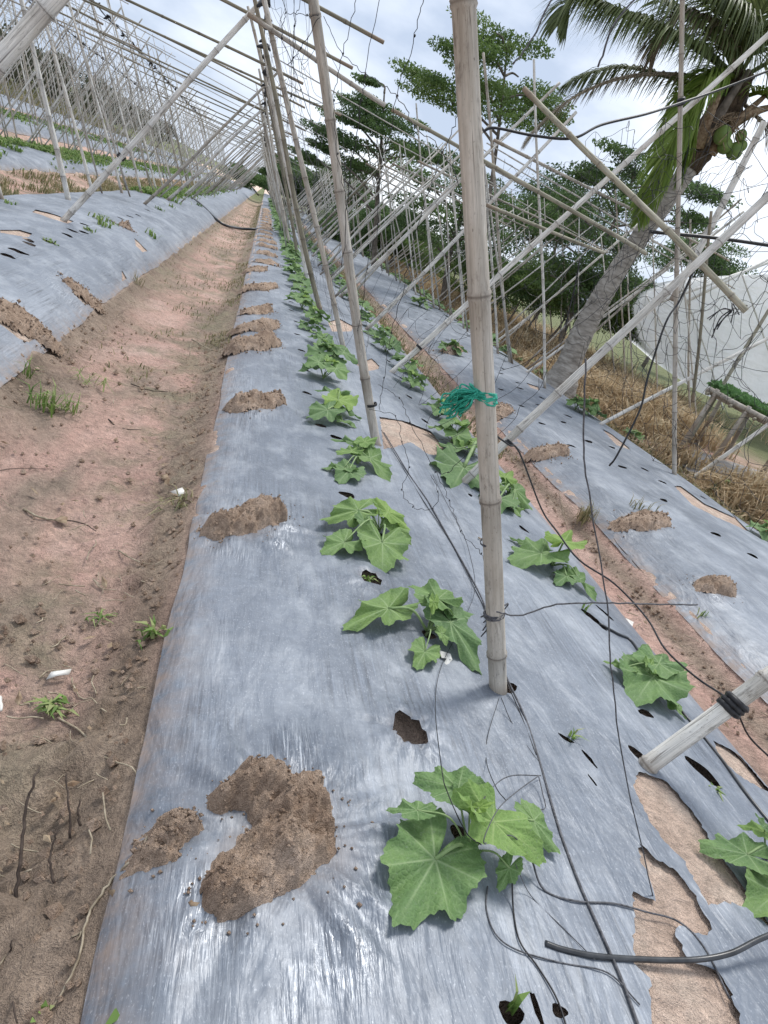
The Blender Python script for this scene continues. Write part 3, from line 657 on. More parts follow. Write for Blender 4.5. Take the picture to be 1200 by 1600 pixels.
PL((590, 834), [((597, 847, .05), (600, 897, .02), .95, 0, 0), ((560, 797, .07), (497, 816, .04), .5, 0, -.2), ((606, 800, .08), (646, 828, .045), .72, 1, .2), ((592, 795, .11), (582, 778, .14), .6, 1, .3),
    ((538, 847, .03), (500, 862, .014), .9, 0, 0), ((615, 822, .04), (646, 850, .02), .7, 0, .2), ((570, 815, .06), (560, 795, .07), .8, 0, 0)],
   'melon plant with a broad front leaf, third plant from the camera')
PL((556, 728), [((560, 693, .07), (515, 683, .06), .55, 0, 0), ((550, 704, .06), (523, 707, .04), .7, 1, 0), ((537, 731, .03), (500, 728, .015), .65, 0, .1), ((578, 715, .05), (614, 752, .02), .7, 0, .1), ((570, 690, .10), (590, 684, .11), .5, 1, .2), ((545, 735, .03), (528, 753, .012), .9, 0, 0)],
   'melon plant left of the slim post with the torn film, fourth from the camera')
PL((522, 655), [((512, 640, .07), (478, 655, .03), .7, 0, 0), ((530, 625, .09), (550, 612, .1), .6, 1, 0), ((540, 640, .05), (568, 655, .02), .6, 0, 0), ((525, 612, .08), (488, 606, .05), .6, 0, .1), ((535, 657, .03), (560, 667, .01), .8, 0, 0)],
   'melon plant fifth from the camera with paired low leaves')
PL((1022, 1070), [((1020, 1057, .06), (990, 1100, .03), .95, 0, 0), ((1030, 1036, .08), (1073, 1040, .05), .6, 0, .1), ((976, 1042, .06), (941, 1030, .03), .6, 0, 0), ((1046, 1096, .03), (1077, 1126, .014), .55, 0, 0), ((1016, 1040, .09), (1010, 1020, .1), .5, 1, 0)],
   'melon plant on the right side of the central bed above the pale rafter foot')
PL((860, 888), [((846, 864, .07), (793, 879, .03), .75, 0, .1), ((881, 846, .13), (918, 847, .12), .55, 1, 0), ((905, 905, .03), (936, 938, .012), .55, 0, 0), ((825, 850, .04), (792, 838, .03), .5, 0, 0), ((885, 900, .03), (868, 912, .01), .7, 0, 0)],
   'melon plant right of the thick post with one raised bright leaf')
PL((792, 775), [((790, 745, .10), (778, 728, .11), .8, 1, 0), ((805, 765, .06), (832, 800, .02), .6, 0, 0), ((780, 778, .05), (772, 800, .02), .8, 0, 0), ((775, 760, .07), (740, 752, .04), .7, 0, 0), ((800, 790, .03), (815, 806, .01), .8, 0, 0)],
   'melon plant peeking from behind the thick post on its right')
PL((1192, 1345), [((1168, 1335, .06), (1086, 1318, .03), .75, 0, 0), ((1195, 1300, .09), (1150, 1285, .07), .8, 1, 0), ((1215, 1395, .03), (1172, 1428, .012), .8, 0, 0), ((1230, 1330, .08), (1260, 1350, .05), .8, 0, 0), ((1195, 1290, .11), (1180, 1268, .12), .7, 0, 0)],
   'melon plant cut by the right photo edge beside the sandy tear')
PL((735, 715), [((722, 700, .06), (680, 692, .03), .6, 0, 0), ((735, 690, .09), (748, 680, .1), .7, 1, 0), ((725, 730, .05), (705, 765, .02), .7, 0, 0)],
   'melon plant just left of the thick post, next to the long rafter foot')
def generic(seed, hi):
    rs = random.Random(seed); Ls = []
    n = rs.randint(7, 9)
    for k in range(n):
        a = k*2.4+rs.random()*.6; young = k >= n-2; d = rs.uniform(.05, .12) if not young else .02; s = rs.uniform(.10, .155) if not young else .06
        A = Vector((math.cos(a)*d, math.sin(a)*d, rs.uniform(.05, .13) if not young else .15))
        T = A+Vector((math.cos(a)*s, math.sin(a)*s, rs.uniform(-.05, -.01) if not young else .02)); Ls.append((A, T, rs.uniform(.75, .95), young, rs.uniform(-.3, .3)))
    return Ls
protos = {}
def put_plant(x, y, label, group, sc=1.0, hi=1):
    k = (hi, random.randint(0, 4)) if hi else (0, random.randint(0, 4))
    if k not in protos:
        if hi: o = melon((0, 0, 0), generic(k[1]+50, 1), label, group, 1)
        else:
            b = MB()
            for A, T, wd, yg, roll in generic(k[1]+50, 0):
                V, F, a = place_leaf(A, T, wd, 0, k[1], roll); b.add(V, F, vein=0, rnd=(.9 if yg else random.random()*.8))
            o = b.build('melon_plant', M_LEAFP if False else M_LEAF)
        protos[k] = o
    else: o = copy_tree(protos[k])
    o.location = (x, y, top(x, y)); o.rotation_euler = (0, 0, random.random()*6.28); o.scale = (sc,)*3
    return tag(o, label, 'plant', group)
y_ = 4.95; i = 0
while y_ < 75:
    nm = 'row of melon plants on the left line of the central bed'
    lb = ('melon plant in the dense left line of the central bed, number of its kind too close to tell apart' if False else 'leafy melon plant in the dense receding row left of the slim posts')
    put_plant(.78+random.uniform(-.06, .06), y_, ordl('rowl', 'leafy melon plant in the dense left row', 5), nm, random.uniform(.62, .95)*(1+min(.5, y_*.02)), 1 if y_ < 9 else 0)
    y_ += .62+max(0, y_-25)*.012
y_ = 4.3
while y_ < 60:
    put_plant(1.66+random.uniform(-.08, .06), y_, ordl('rowr', 'leafy melon plant in the right shoulder row', 4), 'melon plants along the right shoulder of the central bed', random.uniform(.75, 1.05), 1 if y_ < 8 else 0)
    y_ += .72+max(0, y_-25)*.012
for p, s in [((1128, 772), .9), ((915, 648), 1.2), ((898, 642), 1.0), ((990, 690), .8), ((845, 588), .9), ((820, 570), .9), ((1190, 842), .8)]:
    q = surf(*p); put_plant(q.x, q.y, ordl('rb', 'small melon plant on the far shoulder of the right bed', tail='in the row'), 'melon plants on the far shoulder of the right bed', s, 1)
for p, s in [((703, 552), 1.0), ((655, 480), 1.2)]:
    q = surf(*p); put_plant(q.x, q.y, ordl('rbm', 'lone melon plant in the middle of the right bed'), 'lone plants in the middle of the right bed', s, 1)
y_ = 11
while y_ < 50:
    put_plant(4.35+random.uniform(-.1, .1), y_, ordl('rbd', 'melon plant on the right bed beyond the palm', cap=8), 'distant melon plants on the right bed', random.uniform(.8, 1.2), 0); y_ += 1.1

# white tag under second plant
b = MB(); p0 = surf(686, 1016, .03); p1 = surf(704, 1022, .03); p2 = surf(706, 1030, .025); p3 = surf(690, 1028, .02); b.add([p0, p1, p2, p3], [(0, 1, 2, 3)])
q0 = surf(700, 1024, .03); q1 = surf(707, 1030, .02); q2 = surf(696, 1044, .008); q3 = surf(692, 1040, .008); b.add([q0, q1, q2, q3], [(0, 1, 2, 3)])
o = b.build('plant_tag', M_WHITE, smooth=False); o.modifiers.new('t', 'SOLIDIFY').thickness = .001; tag(o, 'crumpled white plastic tag under the second melon plant', 'plant tag')

# ------------------------------------------------------------------ bamboo poles
def bamboo_mesh(P0, P1, r0, r1, seed, sides=12, node=.34, bend=.012, seg=7):
    """returns verts, faces, node attribute; pole along its own axis in world coordinates"""
    rs = random.Random(seed); P0 = Vector(P0); P1 = Vector(P1); d = P1-P0; L_ = d.length; d.normalize()
    u = d.orthogonal().normalized(); v = d.cross(u); ks = []; z = rs.uniform(.05, node*.8)
    zs = [0.]
    while z < L_-.03:
        ks.append(z); z += node*rs.uniform(.8, 1.2)
    for z in ks: zs += [z-.012, z-.005, z, z+.005, z+.014]
    for a, b in zip([0]+ks, ks+[L_]):
        for q in range(1, 3): zs.append(a+(b-a)*q/3)
    zs.append(L_); zs = sorted(zs); V = []; A = []
    ph = rs.random()*6; bd = rs.uniform(.6, 1)*bend*L_; kin = {k: (rs.uniform(-1, 1)*.004, rs.uniform(-1, 1)*.004) for k in ks}
    for z in zs:
        t = z/L_; c = P0+d*z+u*(bd*math.sin(t*math.pi)*math.cos(ph)+.25*bd*math.sin(t*7+ph))+v*(bd*math.sin(t*math.pi)*math.sin(ph)+.25*bd*math.cos(t*6+ph))
        r = r0+(r1-r0)*t; nn = min((abs(z-k) for k in ks), default=9); a = 0
        if nn < .001: r *= 1.09; a = 1
        elif nn < .0065: r *= 1.16; a = .35
        elif nn < .02: r *= 1.01; a = .25
        for k in range(sides):
            an = 2*math.pi*k/sides; V.append(c+(u*math.cos(an)+v*math.sin(an))*r); A.append(a)
    F = []
    for i in range(len(zs)-1):
        for k in range(sides): F.append((i*sides+k, i*sides+(k+1) % sides, (i+1)*sides+(k+1) % sides, (i+1)*sides+k))
    F.append(tuple(range(sides))[::-1]); b0 = (len(zs)-1)*sides; F.append(tuple(range(b0, b0+sides)))
    return V, F, A
def axis_frame(P0, P1):
    d = (Vector(P1)-Vector(P0)).normalized(); return d.to_track_quat('Z', 'Y')
def pole(P0, P1, r0, r1, mat, label, group=None, seed=None, name='bamboo_pole', **kw):
    P0 = Vector(P0); P1 = Vector(P1); L_ = (P1-P0).length; seed = seed if seed is not None else random.randint(0, 9999)
    V, F, A = bamboo_mesh((0, 0, 0), (0, 0, L_), r0, r1, seed, **kw)
    o = mesh_obj(name, V, F, mat, attr={'node': A}); o.location = P0; o.rotation_mode = 'QUATERNION'; o.rotation_quaternion = axis_frame(P0, P1)
    return tag(o, label, 'bamboo pole', group)
PV = [bamboo_mesh((0, 0, 0), (0, 0, 3.2), .026, .018, s, sides=8, bend=.018) for s in range(8)]
PVM = []
for i, (V, F, A) in enumerate(PV):
    for m in (M_BAM, M_BAMD, M_BAMP):
        me = bpy.data.meshes.new('bamboo_pole'); me.from_pydata([tuple(v) for v in V], [], F); me.polygons.foreach_set('use_smooth', [True]*len(F))
        a = me.attributes.new('node', 'FLOAT', 'POINT'); a.data.foreach_set('value', np.array(A, dtype=np.float32)); me.materials.append(m); PVM.append(me)
def cpole(P0, P1, th, label, group, mi=0):
    P0 = Vector(P0); P1 = Vector(P1); L_ = (P1-P0).length
    o = link(bpy.data.objects.new('bamboo_pole', PVM[random.randint(0, 7)*3+mi])); o.location = P0; o.rotation_mode = 'QUATERNION'
    o.rotation_quaternion = axis_frame(P0, P1); o.scale = (th/.022, th/.022, L_/3.2); return tag(o, label, 'bamboo pole', group)
def ext(P0, P1, f): P0 = Vector(P0); P1 = Vector(P1); return P0+(P1-P0)*f
def onbed(px, py): q = surf(px, py); q.z = top(q.x, q.y)-.03; return q
def leanpole(base, topx, r0, r1, mat, label, group=None, f=1.2, **kw):
    r0 *= .86; r1 *= .86
    b = onbed(*base); t = at(topx[0], topx[1], b.y); b2 = b+(b-t).normalized()*.08
    return pole(b2, ext(b, t, f), r0, r1, mat, label, group, **kw), b, t
# near poles
GN = 'bamboo poles of the near trellis frames'
p1, b1, t1 = leanpole((781, 1086), (725, 0), .031, .0265, M_BAM, 'thickest pale bamboo post with the green rag, standing in the foreground', GN, 1.25, sides=24, node=.46, bend=.006, seed=5)
p2, b2, t2 = leanpole((592, 700), (490, 0), .030, .027, M_BAM, 'slim bamboo post left of the thickest one, its foot by the torn film', GN, 1.2, sides=16, bend=.014, seed=8)
leanpole((538, 545), (415, 0), .028, .024, M_BAM, 'third bamboo post from the camera leaning left over the furrow', GN, 1.15, sides=14, bend=.014)
leanpole((1002, 1202), (1200, 1062), .031, .028, M_BAMP, 'pale thick bamboo rafter cut by the right photo edge, wrapped in black tape', GN, 3.2, sides=24, node=.4, bend=.004, seed=3)
leanpole((722, 757), (1200, 312), .027, .024, M_BAMP, 'long pale bamboo rafter rising right from behind the thickest post', GN, 1.3, sides=18, bend=.008)
leanpole((608, 583), (1200, 52), .029, .025, M_BAMP, 'second long pale rafter, rising towards the palm crown', GN, 1.1, sides=18, bend=.008)
leanpole((97, 345), (412, 0), .038, .030, M_BAMP, 'pale bamboo rafter standing on the left bed, tied with black tape near its foot', GN, 1.1, sides=14, bend=.008)
pole(at(-260, 372, 4.0), at(110, -28, 4.0), .046, .040, M_BAMP, 'thick bamboo pole crossing the top left corner of the photo', GN, sides=24, bend=.003)
leanpole((107, 314), (32, 0), .042, .030, M_BAMP, 'bamboo post leaning left on the left bed, nearest the photo edge', GN, 1.1, sides=12, bend=.01)
leanpole((1055, 744), (1067, 0), .026, .020, M_BAM, 'straight upright looking bamboo post in front of the palm crown', GN, 1.1, sides=14, bend=.004)
leanpole((1078, 748), (1200, 663), .028, .024, M_BAMP, 'pale short stretch of rafter at the right edge above the right bed', GN, 3.5, sides=14, bend=.006)
leanpole((935, 664), (1200, 530), .026, .022, M_BAMP, 'slender pale rafter starting beside two small plants on the right bed', GN, 1.8, sides=12, bend=.006)
leanpole((797, 568), (757, 110), .026, .020, M_BAM, 'thin weathered post on the right bed seen right of the thickest post', GN, 1.05, sides=10, bend=.01)
leanpole((820, 582), (1060, 405), .024, .020, M_BAMP, 'slender rafter running up past the palm trunk', GN, 1.4, sides=10, bend=.01)
pole(at(818, 138, 4.9), at(1166, 486, 3.9), .017, .020, M_BAMG, 'dark greenish bamboo brace slanting down right across the palm', GN, sides=14, bend=.01)
pole(at(612, 172, 6.4), at(1010, 398, 5.6), .015, .017, M_BAMG, 'greenish cross brace behind the thickest post', GN, sides=10, bend=.01)
pole(at(760, 320, 6.6), at(945, 395, 6.2), .016, .014, M_BAMG, 'short thin cross brace right of the thickest post', GN, sides=8, bend=.01)
pole(at(388, 22, 6.5), at(602, 165, 6.3), .019, .018, M_BAM, 'dark round crossbar ending in the open sky left of the thickest post', GN, sides=10, bend=.006)
pole(at(940, 690, 7.5)+Vector((0, 0, -.1)), at(985, 600, 7.5), .012, .01, M_BAM, 'short stub of pole in the dry grass', GN, sides=8) if False else None
pole(at(1075, 690, 8.0), at(1205, 478, 8.4), .026, .022, M_BAMG, 'greenish tan pole leaning right in front of the white greenhouse', GN, sides=12, bend=.01)
pole(at(1083, 628, 7.0), at(1112, 330, 6.8), .018, .014, M_BAMD, 'thin dark stick standing before the white greenhouse', GN, sides=10, bend=.01)
pole(at(640, -40, 2.2), at(655, 22, 2.2), .006, .012, M_BAMG, 'curved dark stick end at the top photo edge', GN, sides=8) if False else None
# frames in rows
def jit(a): return random.uniform(-a, a)
def frames(ys, xl, xr, ax, az, lab, grp, thl=.022, thr=.022, left=True, right=True, bar=None, mi=0, over=.25):
    for y in ys:
        yy = y+jit(.12); A = Vector((ax+jit(.06), yy, az+jit(.08)))
        if left:
            b = Vector((xl+jit(.08), yy+jit(.1), 0)); b.z = float(G(b.x, b.y))-.03; cpole(b, b+(A-b)*(1+over*random.uniform(.3, 1.3)), thl*random.uniform(.85, 1.1), ordl(grp+'r', lab % 'leaning right', cap=10), grp, mi if random.random() < .6 else random.randint(0, 2))
        if right:
            b = Vector((xr+jit(.08), yy+jit(.1)+.06, 0)); b.z = float(G(b.x, b.y))-.03; cpole(b, b+(A-b)*(1+over*random.uniform(.3, 1.3)), thr*random.uniform(.85, 1.1), ordl(grp+'l', lab % 'leaning left', cap=10), grp, mi if random.random() < .6 else random.randint(0, 2))
def yl(a, b, s, g=1.0):
    o = []; y = a
    while y < b: o.append(y); y += s; s *= g
    return o
FA = 'far trellis poles over the muddy left furrow'
frames(yl(8.2, 75, 2.2, 1.015), -2.1, 1.0, -.45, 2.62, 'thin bamboo pole %s over the muddy left furrow', FA, .024, .026, left=False)
frames([14.3, 18, 22.6]+yl(26, 75, 3.2, 1.03), -2.1, 1.0, -.45, 2.62, 'thin bamboo pole %s over the muddy left furrow', FA, .027, .024, right=False, mi=0)
FB = 'far trellis poles over the right furrow'
frames(yl(8.3, 60, 2.2, 1.015), 1.45, 4.15, 2.8, 2.45, 'thin bamboo pole %s over the right furrow', FB, .023, .018, mi=2, over=.4)
FC = 'trellis poles over the second furrow up the left slope'
frames([6.5, 8.8]+[11.0+2.25*k for k in range(1, 25)], -5.7, -2.6, -4.3, 3.2, 'bamboo pole %s over the second left furrow', FC, .020, .022, over=.2, mi=2)
FD = 'trellis poles over the third furrow up the left slope'
frames(yl(8.5, 60, 2.3, 1.02), -8.6, -6.0, -7.3, 3.3, 'bamboo pole %s over the third left furrow', FD, .02, .02)
FE = 'trellis poles over the highest furrow of the left slope'
frames(yl(11, 60, 2.4, 1.03), -11.8, -9.0, -10.4, 3.7, 'bamboo pole %s over the highest left furrow', FE, .02, .02)
FF = 'trellis poles beyond the right bed'
frames(yl(10, 45, 2.4, 1.03), 4.65, 7.6, 6.1, 2.4, 'thin bamboo pole %s beyond the right bed', FF, .018, .018)
# the many thinner poles far off
tk = MB()
for (xl_, xr_, ax_, az_, y0_, y1_, sp_) in ((-5.7, -2.6, -4.3, 3.2, 14, 70, 1.5), (-8.6, -6.0, -7.3, 3.3, 10, 80, 1.2), (-11.8, -9.0, -10.4, 3.7, 10, 80, 1.2), (-2.1, 1.0, -.45, 2.62, 16, 70, 1.6), (-14.9, -12.3, -13.6, 4.1, 12, 80, 1.3), (1.45, 4.15, 2.8, 2.45, 10, 70, 1.1), (4.65, 7.6, 6.1, 2.4, 10, 60, 1.0)):
    y = y0_
    while y < y1_:
        A = Vector((ax_+jit(.2), y+jit(.2), az_+jit(.15)))
        for xx in (xl_, xr_):
            q = Vector((xx+jit(.25), y+jit(.3), 0)); q.z = float(G(q.x, q.y)); e_ = q+(A-q)*random.uniform(1.0, 1.3); tk.add(*tube([q, q.lerp(e_, .5)+Vector((jit(.04), 0, 0)), e_], [.017, .014, .010], 5), node=random.random()*.3)
        if random.random() < .35: tk.add(*tube([A+Vector((1.2, .1, -.1)), A+Vector((-3.1, jit(.4), .3))], .011, 4), node=.2)
        y += sp_*random.uniform(.7, 1.3)
tag(tk.build('trellis_poles', M_BAMP), 'mass of thin far trellis poles on the slope and beyond the right bed', None, None, 'stuff')
# crossbars
FG = 'bamboo crossbars tying the ridges together'
for y in [7.6]+[8.8+2.2*k for k in range(18)]:
    z = 2.62+jit(.1); x1 = random.uniform(.1, .9)
    cpole((x1, y+jit(.1), z-.05), (-4.6+jit(.4), y+jit(.5), z+.15+jit(.12)), .016, ordl('cb', 'horizontal bamboo crossbar from the main ridge over the left bed', cap=10), FG, 1)
    if y < 26: cpole((-3.8+jit(.4), y+jit(.3), 2.85+jit(.15)), (-8.4+jit(.4), y+jit(.4), 3.2+jit(.2)), .018, ordl('cb2', 'thin crossbar higher up over the left slope', cap=8), FG, random.randint(0, 1))
for y in [9.0, 11.2, 13.4, 15.6, 18, 20.5, 23, 26]:
    cpole((2.4+jit(.2), y, 2.45+jit(.1)), (6.4+jit(.3), y+jit(.4), 2.3+jit(.15)), .017, ordl('cb3', 'thin horizontal bamboo crossbar above the right bed'), 'bamboo crossbars above the right bed', 0)

# ------------------------------------------------------------------ cords, ropes, nets
def cord(name, P, r, mat, label, cat, n=6, sides=5, group=None):
    Q = spline(P, n); o = MB().add(*tube(Q, r, sides)).build(name, mat); return tag(o, label, cat, group)
def S(*L_, dz=.020): return [surf(a, b, dz+(c[0] if c else 0)) for a, b, *c in L_]
cord('rope', S((600, 676, .02), (640, 742), (668, 782), (700, 838), (735, 900), (757, 945), (772, 1000, .03), (788, 1050, .03), (820, 1120), (843, 1190), (872, 1290), (905, 1380), (945, 1470), (975, 1540), (1010, 1640)), .0032, M_GREY, 'grey rope running from the slim post past the thick post to the photo bottom', 'rope', 8, 7)
cord('rope', S((596, 672, .03), (634, 738), (664, 786), (704, 846), (738, 912), (760, 960), (782, 1040, .03), (812, 1112), (838, 1180)), .0018, M_BLACK, 'thinner black cord twisted along the grey rope', 'rope', 8, 5)
cord('hose', S((852, 1474), (880, 1484), (930, 1494), (1000, 1499), (1080, 1500, .01), (1140, 1490, .03), (1190, 1466, .05), (1260, 1440, .08)), .0060, M_HOSE, 'black irrigation hose lying over the sandy tear at the bottom right', 'hose', 8, 10)
cord('hose', S((936, 974), (965, 990), (985, 1000), (1004, 1026), (1040, 1075), (1062, 1108), (1090, 1140), (1130, 1190), (1170, 1245), (1215, 1300)), .0055, M_HOSE, 'thin black drip line along the right shoulder of the central bed', 'hose', 6, 8)
cord('strap', [at(768, 676, 2.3), at(795, 695, 2.35), at(812, 708, 2.4)]+S((846, 795, .25), (870, 830, .22), (905, 875, .18), (960, 912, .15), (1010, 965, .12), (1040, 1015, .1), (1090, 1060, .12), (1143, 1098, .10), (1170, 1150, .06), (1210, 1190, .02)), .0038, M_BLACK, 'black plastic strap hanging from the thick post down to the taped rafter', 'strap', 6, 6)
cord('hose', [surf(280, 296, .02), surf(310, 316, .03), surf(335, 340, .03), surf(352, 352, .05), surf(375, 357, .05), surf(398, 358, .03), surf(425, 357, .02)], .035, M_HOSE, 'black pipe crossing the far end of the muddy furrow', 'hose', 6, 8)
# ties
def tie(p, axis_, r, label, w_=.02, mat=None, rag=0):
    p = Vector(p); ax = Vector(axis_).normalized(); u = ax.orthogonal().normalized(); v = ax.cross(u); P = []
    for k in range(33): a = k/32*2*math.pi*3; P.append(p+ax*(w_*(k/32-.5))+(u*math.cos(a)+v*math.sin(a))*(r+.002+random.uniform(0, .001)))
    b = MB().add(*tube(P, w_*.22, 5))
    for k in range(rag):
        e = p+u*r+Vector((jit(.5), jit(.2), -random.uniform(.3, 1)))*.12; b.add(*tube(spline([p+u*r, p+u*(r+.03)+Vector((jit(.02), 0, 0)), e], 3), .0022, 4))
    return tag(b.build('tie', mat or M_BLACK), label, 'tie', 'black ties wound round the bamboo')
def along(base, topx, px):
    b = onbed(*base); t = at(topx[0], topx[1], b.y); best = None
    for k in range(400):
        q = b+(t-b)*(k/400); c = Vector((q.x, q.y, q.z-CAMH)); d = c.x*RT+c.y*FW+c.z*UP; X_, Y_ = 600+FPX*d.x/d.z, 800+FPX*d.y/d.z
        e = (X_-px[0])**2+(Y_-px[1])**2
        if best is None or e < best[0]: best = (e, q)
    return best[1], t-b
c, a = along((1002, 1202), (1200, 1062), (1143, 1099)); tie(c, a, 0.0267, 'wide black tape round the taped rafter at the right edge', .045)
c, a = along((722, 757), (1200, 312), (797, 692)); tie(c, a, 0.0258, 'black strap wound low on the long pale rafter', .02)
c, a = along((97, 345), (412, 0), (183, 240)); tie(c, a, 0.0344, 'black tie on the left bed rafter', .05)
c, a = along((781, 1086), (725, 0), (768, 958)); tie(c, a, 0.0258, 'grey string knot low on the thick foreground post', .016, M_GREY, 4)
c, a = along((781, 1086), (725, 0), (765, 846)); tie(c, a, 0.0258, 'thin dark string ring midway on the thick foreground post', .006, M_GREY)
c, a = along((592, 700), (490, 0), (581, 632)); tie(c, a, 0.0258, 'thin dark ring round the slim post near its foot', .014)
c, a = along((1055, 744), (1067, 0), (1068, 160)); tie(c, a, 0.0206, 'black tie where the upright post meets the rafter before the palm', .05)
c, a = along((608, 583), (1200, 52), (662, 540)) if False else along((608, 583), (1200, 52), (655, 543)); tie(c, a, 0.0275, 'black tie near the foot of the second long rafter', .02)
# green rag
c, a = along((781, 1086), (725, 0), (756, 617)); rb = MB(); ax = a.normalized(); u = RT*0+Vector((1, 0, 0)); 
for j in range(9):
    P = []; o_ = jit(.012); ph = random.random()*6
    for k in range(21): an = k/20*2*math.pi; P.append(c+ax*(o_+.005*math.sin(an*3+ph))+Vector((math.cos(an), math.sin(an), 0))*(.030+random.uniform(0, .005)))
    rb.add(*tube(P, .0032, 5))
for j in range(55):
    e = at(random.uniform(686, 722), random.uniform(620, 654), c.y-.02); s = at(742+jit(5), 616+jit(7), c.y-.04); m_ = (s+e)/2+Vector((jit(.015), jit(.02), .012+jit(.012)))
    m2 = (m_+e)/2+Vector((jit(.012), jit(.012), jit(.012)))
    rb.add(*tube(spline([s, m_, m2, e], 4), random.uniform(.0008, .0028), 4))
tag(rb.build('net_rag', M_TEAL), 'frayed green net rag knotted round the thick foreground post', 'rag')
# hanging strings near the posts
def strings(name, lists, r, label, mat=None, wob=.006, knots=True):
    b = MB()
    for L_ in lists:
        P = [at(*q) for q in L_]; Q = spline(P, 7); Q = [q+Vector((jit(wob), jit(wob), jit(wob))) for q in Q]; b.add(*tube(Q, r, 4))
        if knots:
            for p in P[1:-1]: b.add(*tube([p-Vector((0, 0, .005)), p, p+Vector((0, 0, .005))], [r, r*2.6, r], 5))
    return tag(b.build(name, mat or M_BLACK), label, 'netting', 'black trellis strings and nets')
strings('trellis_string', [[(664, -20, 2.6), (648, 56, 2.6), (621, 150, 2.6), (593, 280, 2.7), (590, 350, 2.8), (574, 420, 2.9), (560, 520, 3)]], .0016, 'beaded black string hanging down the middle of the sky patch')
strings('trellis_string', [[(592, -10, 3.0), (571, 119, 3), (565, 157, 3), (545, 290, 3.1), (535, 420, 3.2)]], .0016, 'black string crossing the small far tree at the left')
strings('trellis_string', [[(560, -10, 2.8), (536, 84, 2.8), (522, 157, 2.8), (528, 240, 2.9), (545, 345, 3)]], .0016, 'black string touching the slim post on its right')
strings('trellis_string', [[(506, 28, 2.8), (536, 84, 2.8), (571, 115, 2.9), (620, 150, 2.6), (648, 196, 2.6), (691, 238, 2.5), (735, 330, 2.5)]], .0014, 'black string sagging across the other hanging strings')
strings('trellis_string', [[(719, 175, 2.4), (691, 238, 2.5), (670, 297, 2.6), (639, 413, 2.7), (612, 520, 2.9), (600, 590, 3.1), (592, 640, 3.3)]], .0015, 'black string slanting from the thick post down to the slim post foot')
strings('trellis_string', [[(438, -5, 3.6), (447, 20, 3.6), (441, 60, 3.6), (470, 140, 3.7), (500, 220, 3.7)], [(448, 20, 3.6), (480, 24, 3.6), (500, 25, 3.6)], [(470, 0, 3.6), (460, 40, 3.6), (455, 150, 3.7), (447, 200, 3.8)], [(500, 25, 3.5), (470, 75, 3.6), (450, 100, 3.6)], [(461, -5, 3.6), (459, 90, 3.6), (460, 160, 3.6)]], .0016, 'tangle of thin strings between the two slim left posts')
# tangled loops lying around the thick post
strings('trellis_string', [[(590, 600, 3.2), (624, 622, 3.0), (640, 660, 2.9), (680, 738, 2.7), (702, 782, 2.6), (720, 830, 2.4), (752, 865, 2.2), (760, 900, 2.1)],
    [(735, 700, 2.6), (700, 738, 2.7), (680, 738, 2.7)], [(575, 640, 3.2), (618, 650, 3.1), (628, 690, 3), (640, 730, 2.9), (628, 765, 2.8), (645, 792, 2.7), (676, 795, 2.6), (684, 768, 2.6), (674, 742, 2.7)]], .0013, 'loose loops of string between the slim and the thick post')
cord('trellis_string', S((676, 742, .02), (700, 790, .03), (722, 830, .02), (735, 870, .02), (742, 920, .02), (722, 975, .02), (690, 1040, .01), (680, 1100, .01), (690, 1200, .12), (700, 1240, .12), (728, 1300, .10), (752, 1320, .08)), .0012, M_BLACK, 'string trailing from the loops down over the largest plant', 'netting', 7, 4)
cord('trellis_string', S((780, 1090, .03), (762, 1150), (760, 1190), (775, 1230, .1), (790, 1250, .1)), .0011, M_BLACK, 'left string of the pair trailing from the thick post foot', 'netting', 7, 4)
cord('trellis_string', S((783, 1090, .03), (800, 1130), (828, 1172), (842, 1190)), .0011, M_BLACK, 'short string from the thick post foot to the grey rope', 'netting', 7, 4)
cord('trellis_string', S((845, 1212, .01), (800, 1212, .06), (772, 1228, .10), (740, 1270, .12)), .0014, M_GREY, 'upper string of the knot right of the largest plant', 'netting', 7, 4)
cord('trellis_string', S((842, 1212, .02), (810, 1235, .05), (780, 1262, .12), (760, 1300, .12), (757, 1318, .10), (775, 1308, .08), (800, 1306, .08), (815, 1320, .06)), .0014, M_GREY, 'lower string of the knot right of the largest plant', 'netting', 7, 4)
cord('trellis_string', S((842, 1214, .02), (848, 1240, .01), (852, 1262, .01), (838, 1265, .01), (822, 1263, .01)), .0014, M_GREY, 'short hooked string end right of the largest plant', 'netting', 7, 4)
cord('trellis_string', S((762, 1385), (760, 1420), (775, 1460), (810, 1485), (880, 1505), (950, 1520), (1000, 1570)), .0016, M_GREY, 'curved cord on the film under the largest plant', 'netting', 7, 5)
cord('trellis_string', S((805, 1350, .05), (830, 1400), (880, 1450), (930, 1500)), .0011, M_GREY, 'straight thin thread from the largest plant towards the hose', 'netting', 7, 4)
cord('trellis_string', S((800, 1362, .03), (802, 1420), (812, 1470), (840, 1510), (870, 1560), (890, 1620)), .0018, M_BLACK, 'black thread falling from the largest plant to the photo bottom', 'netting', 7, 5)
cord('trellis_string', S((830, 1340, .03), (850, 1390), (900, 1408), (960, 1412), (1010, 1425), (1060, 1440), (1100, 1480), (1140, 1560)), .0022, M_GREY, 'grey cord bending over the sandy tear', 'netting', 7, 5)
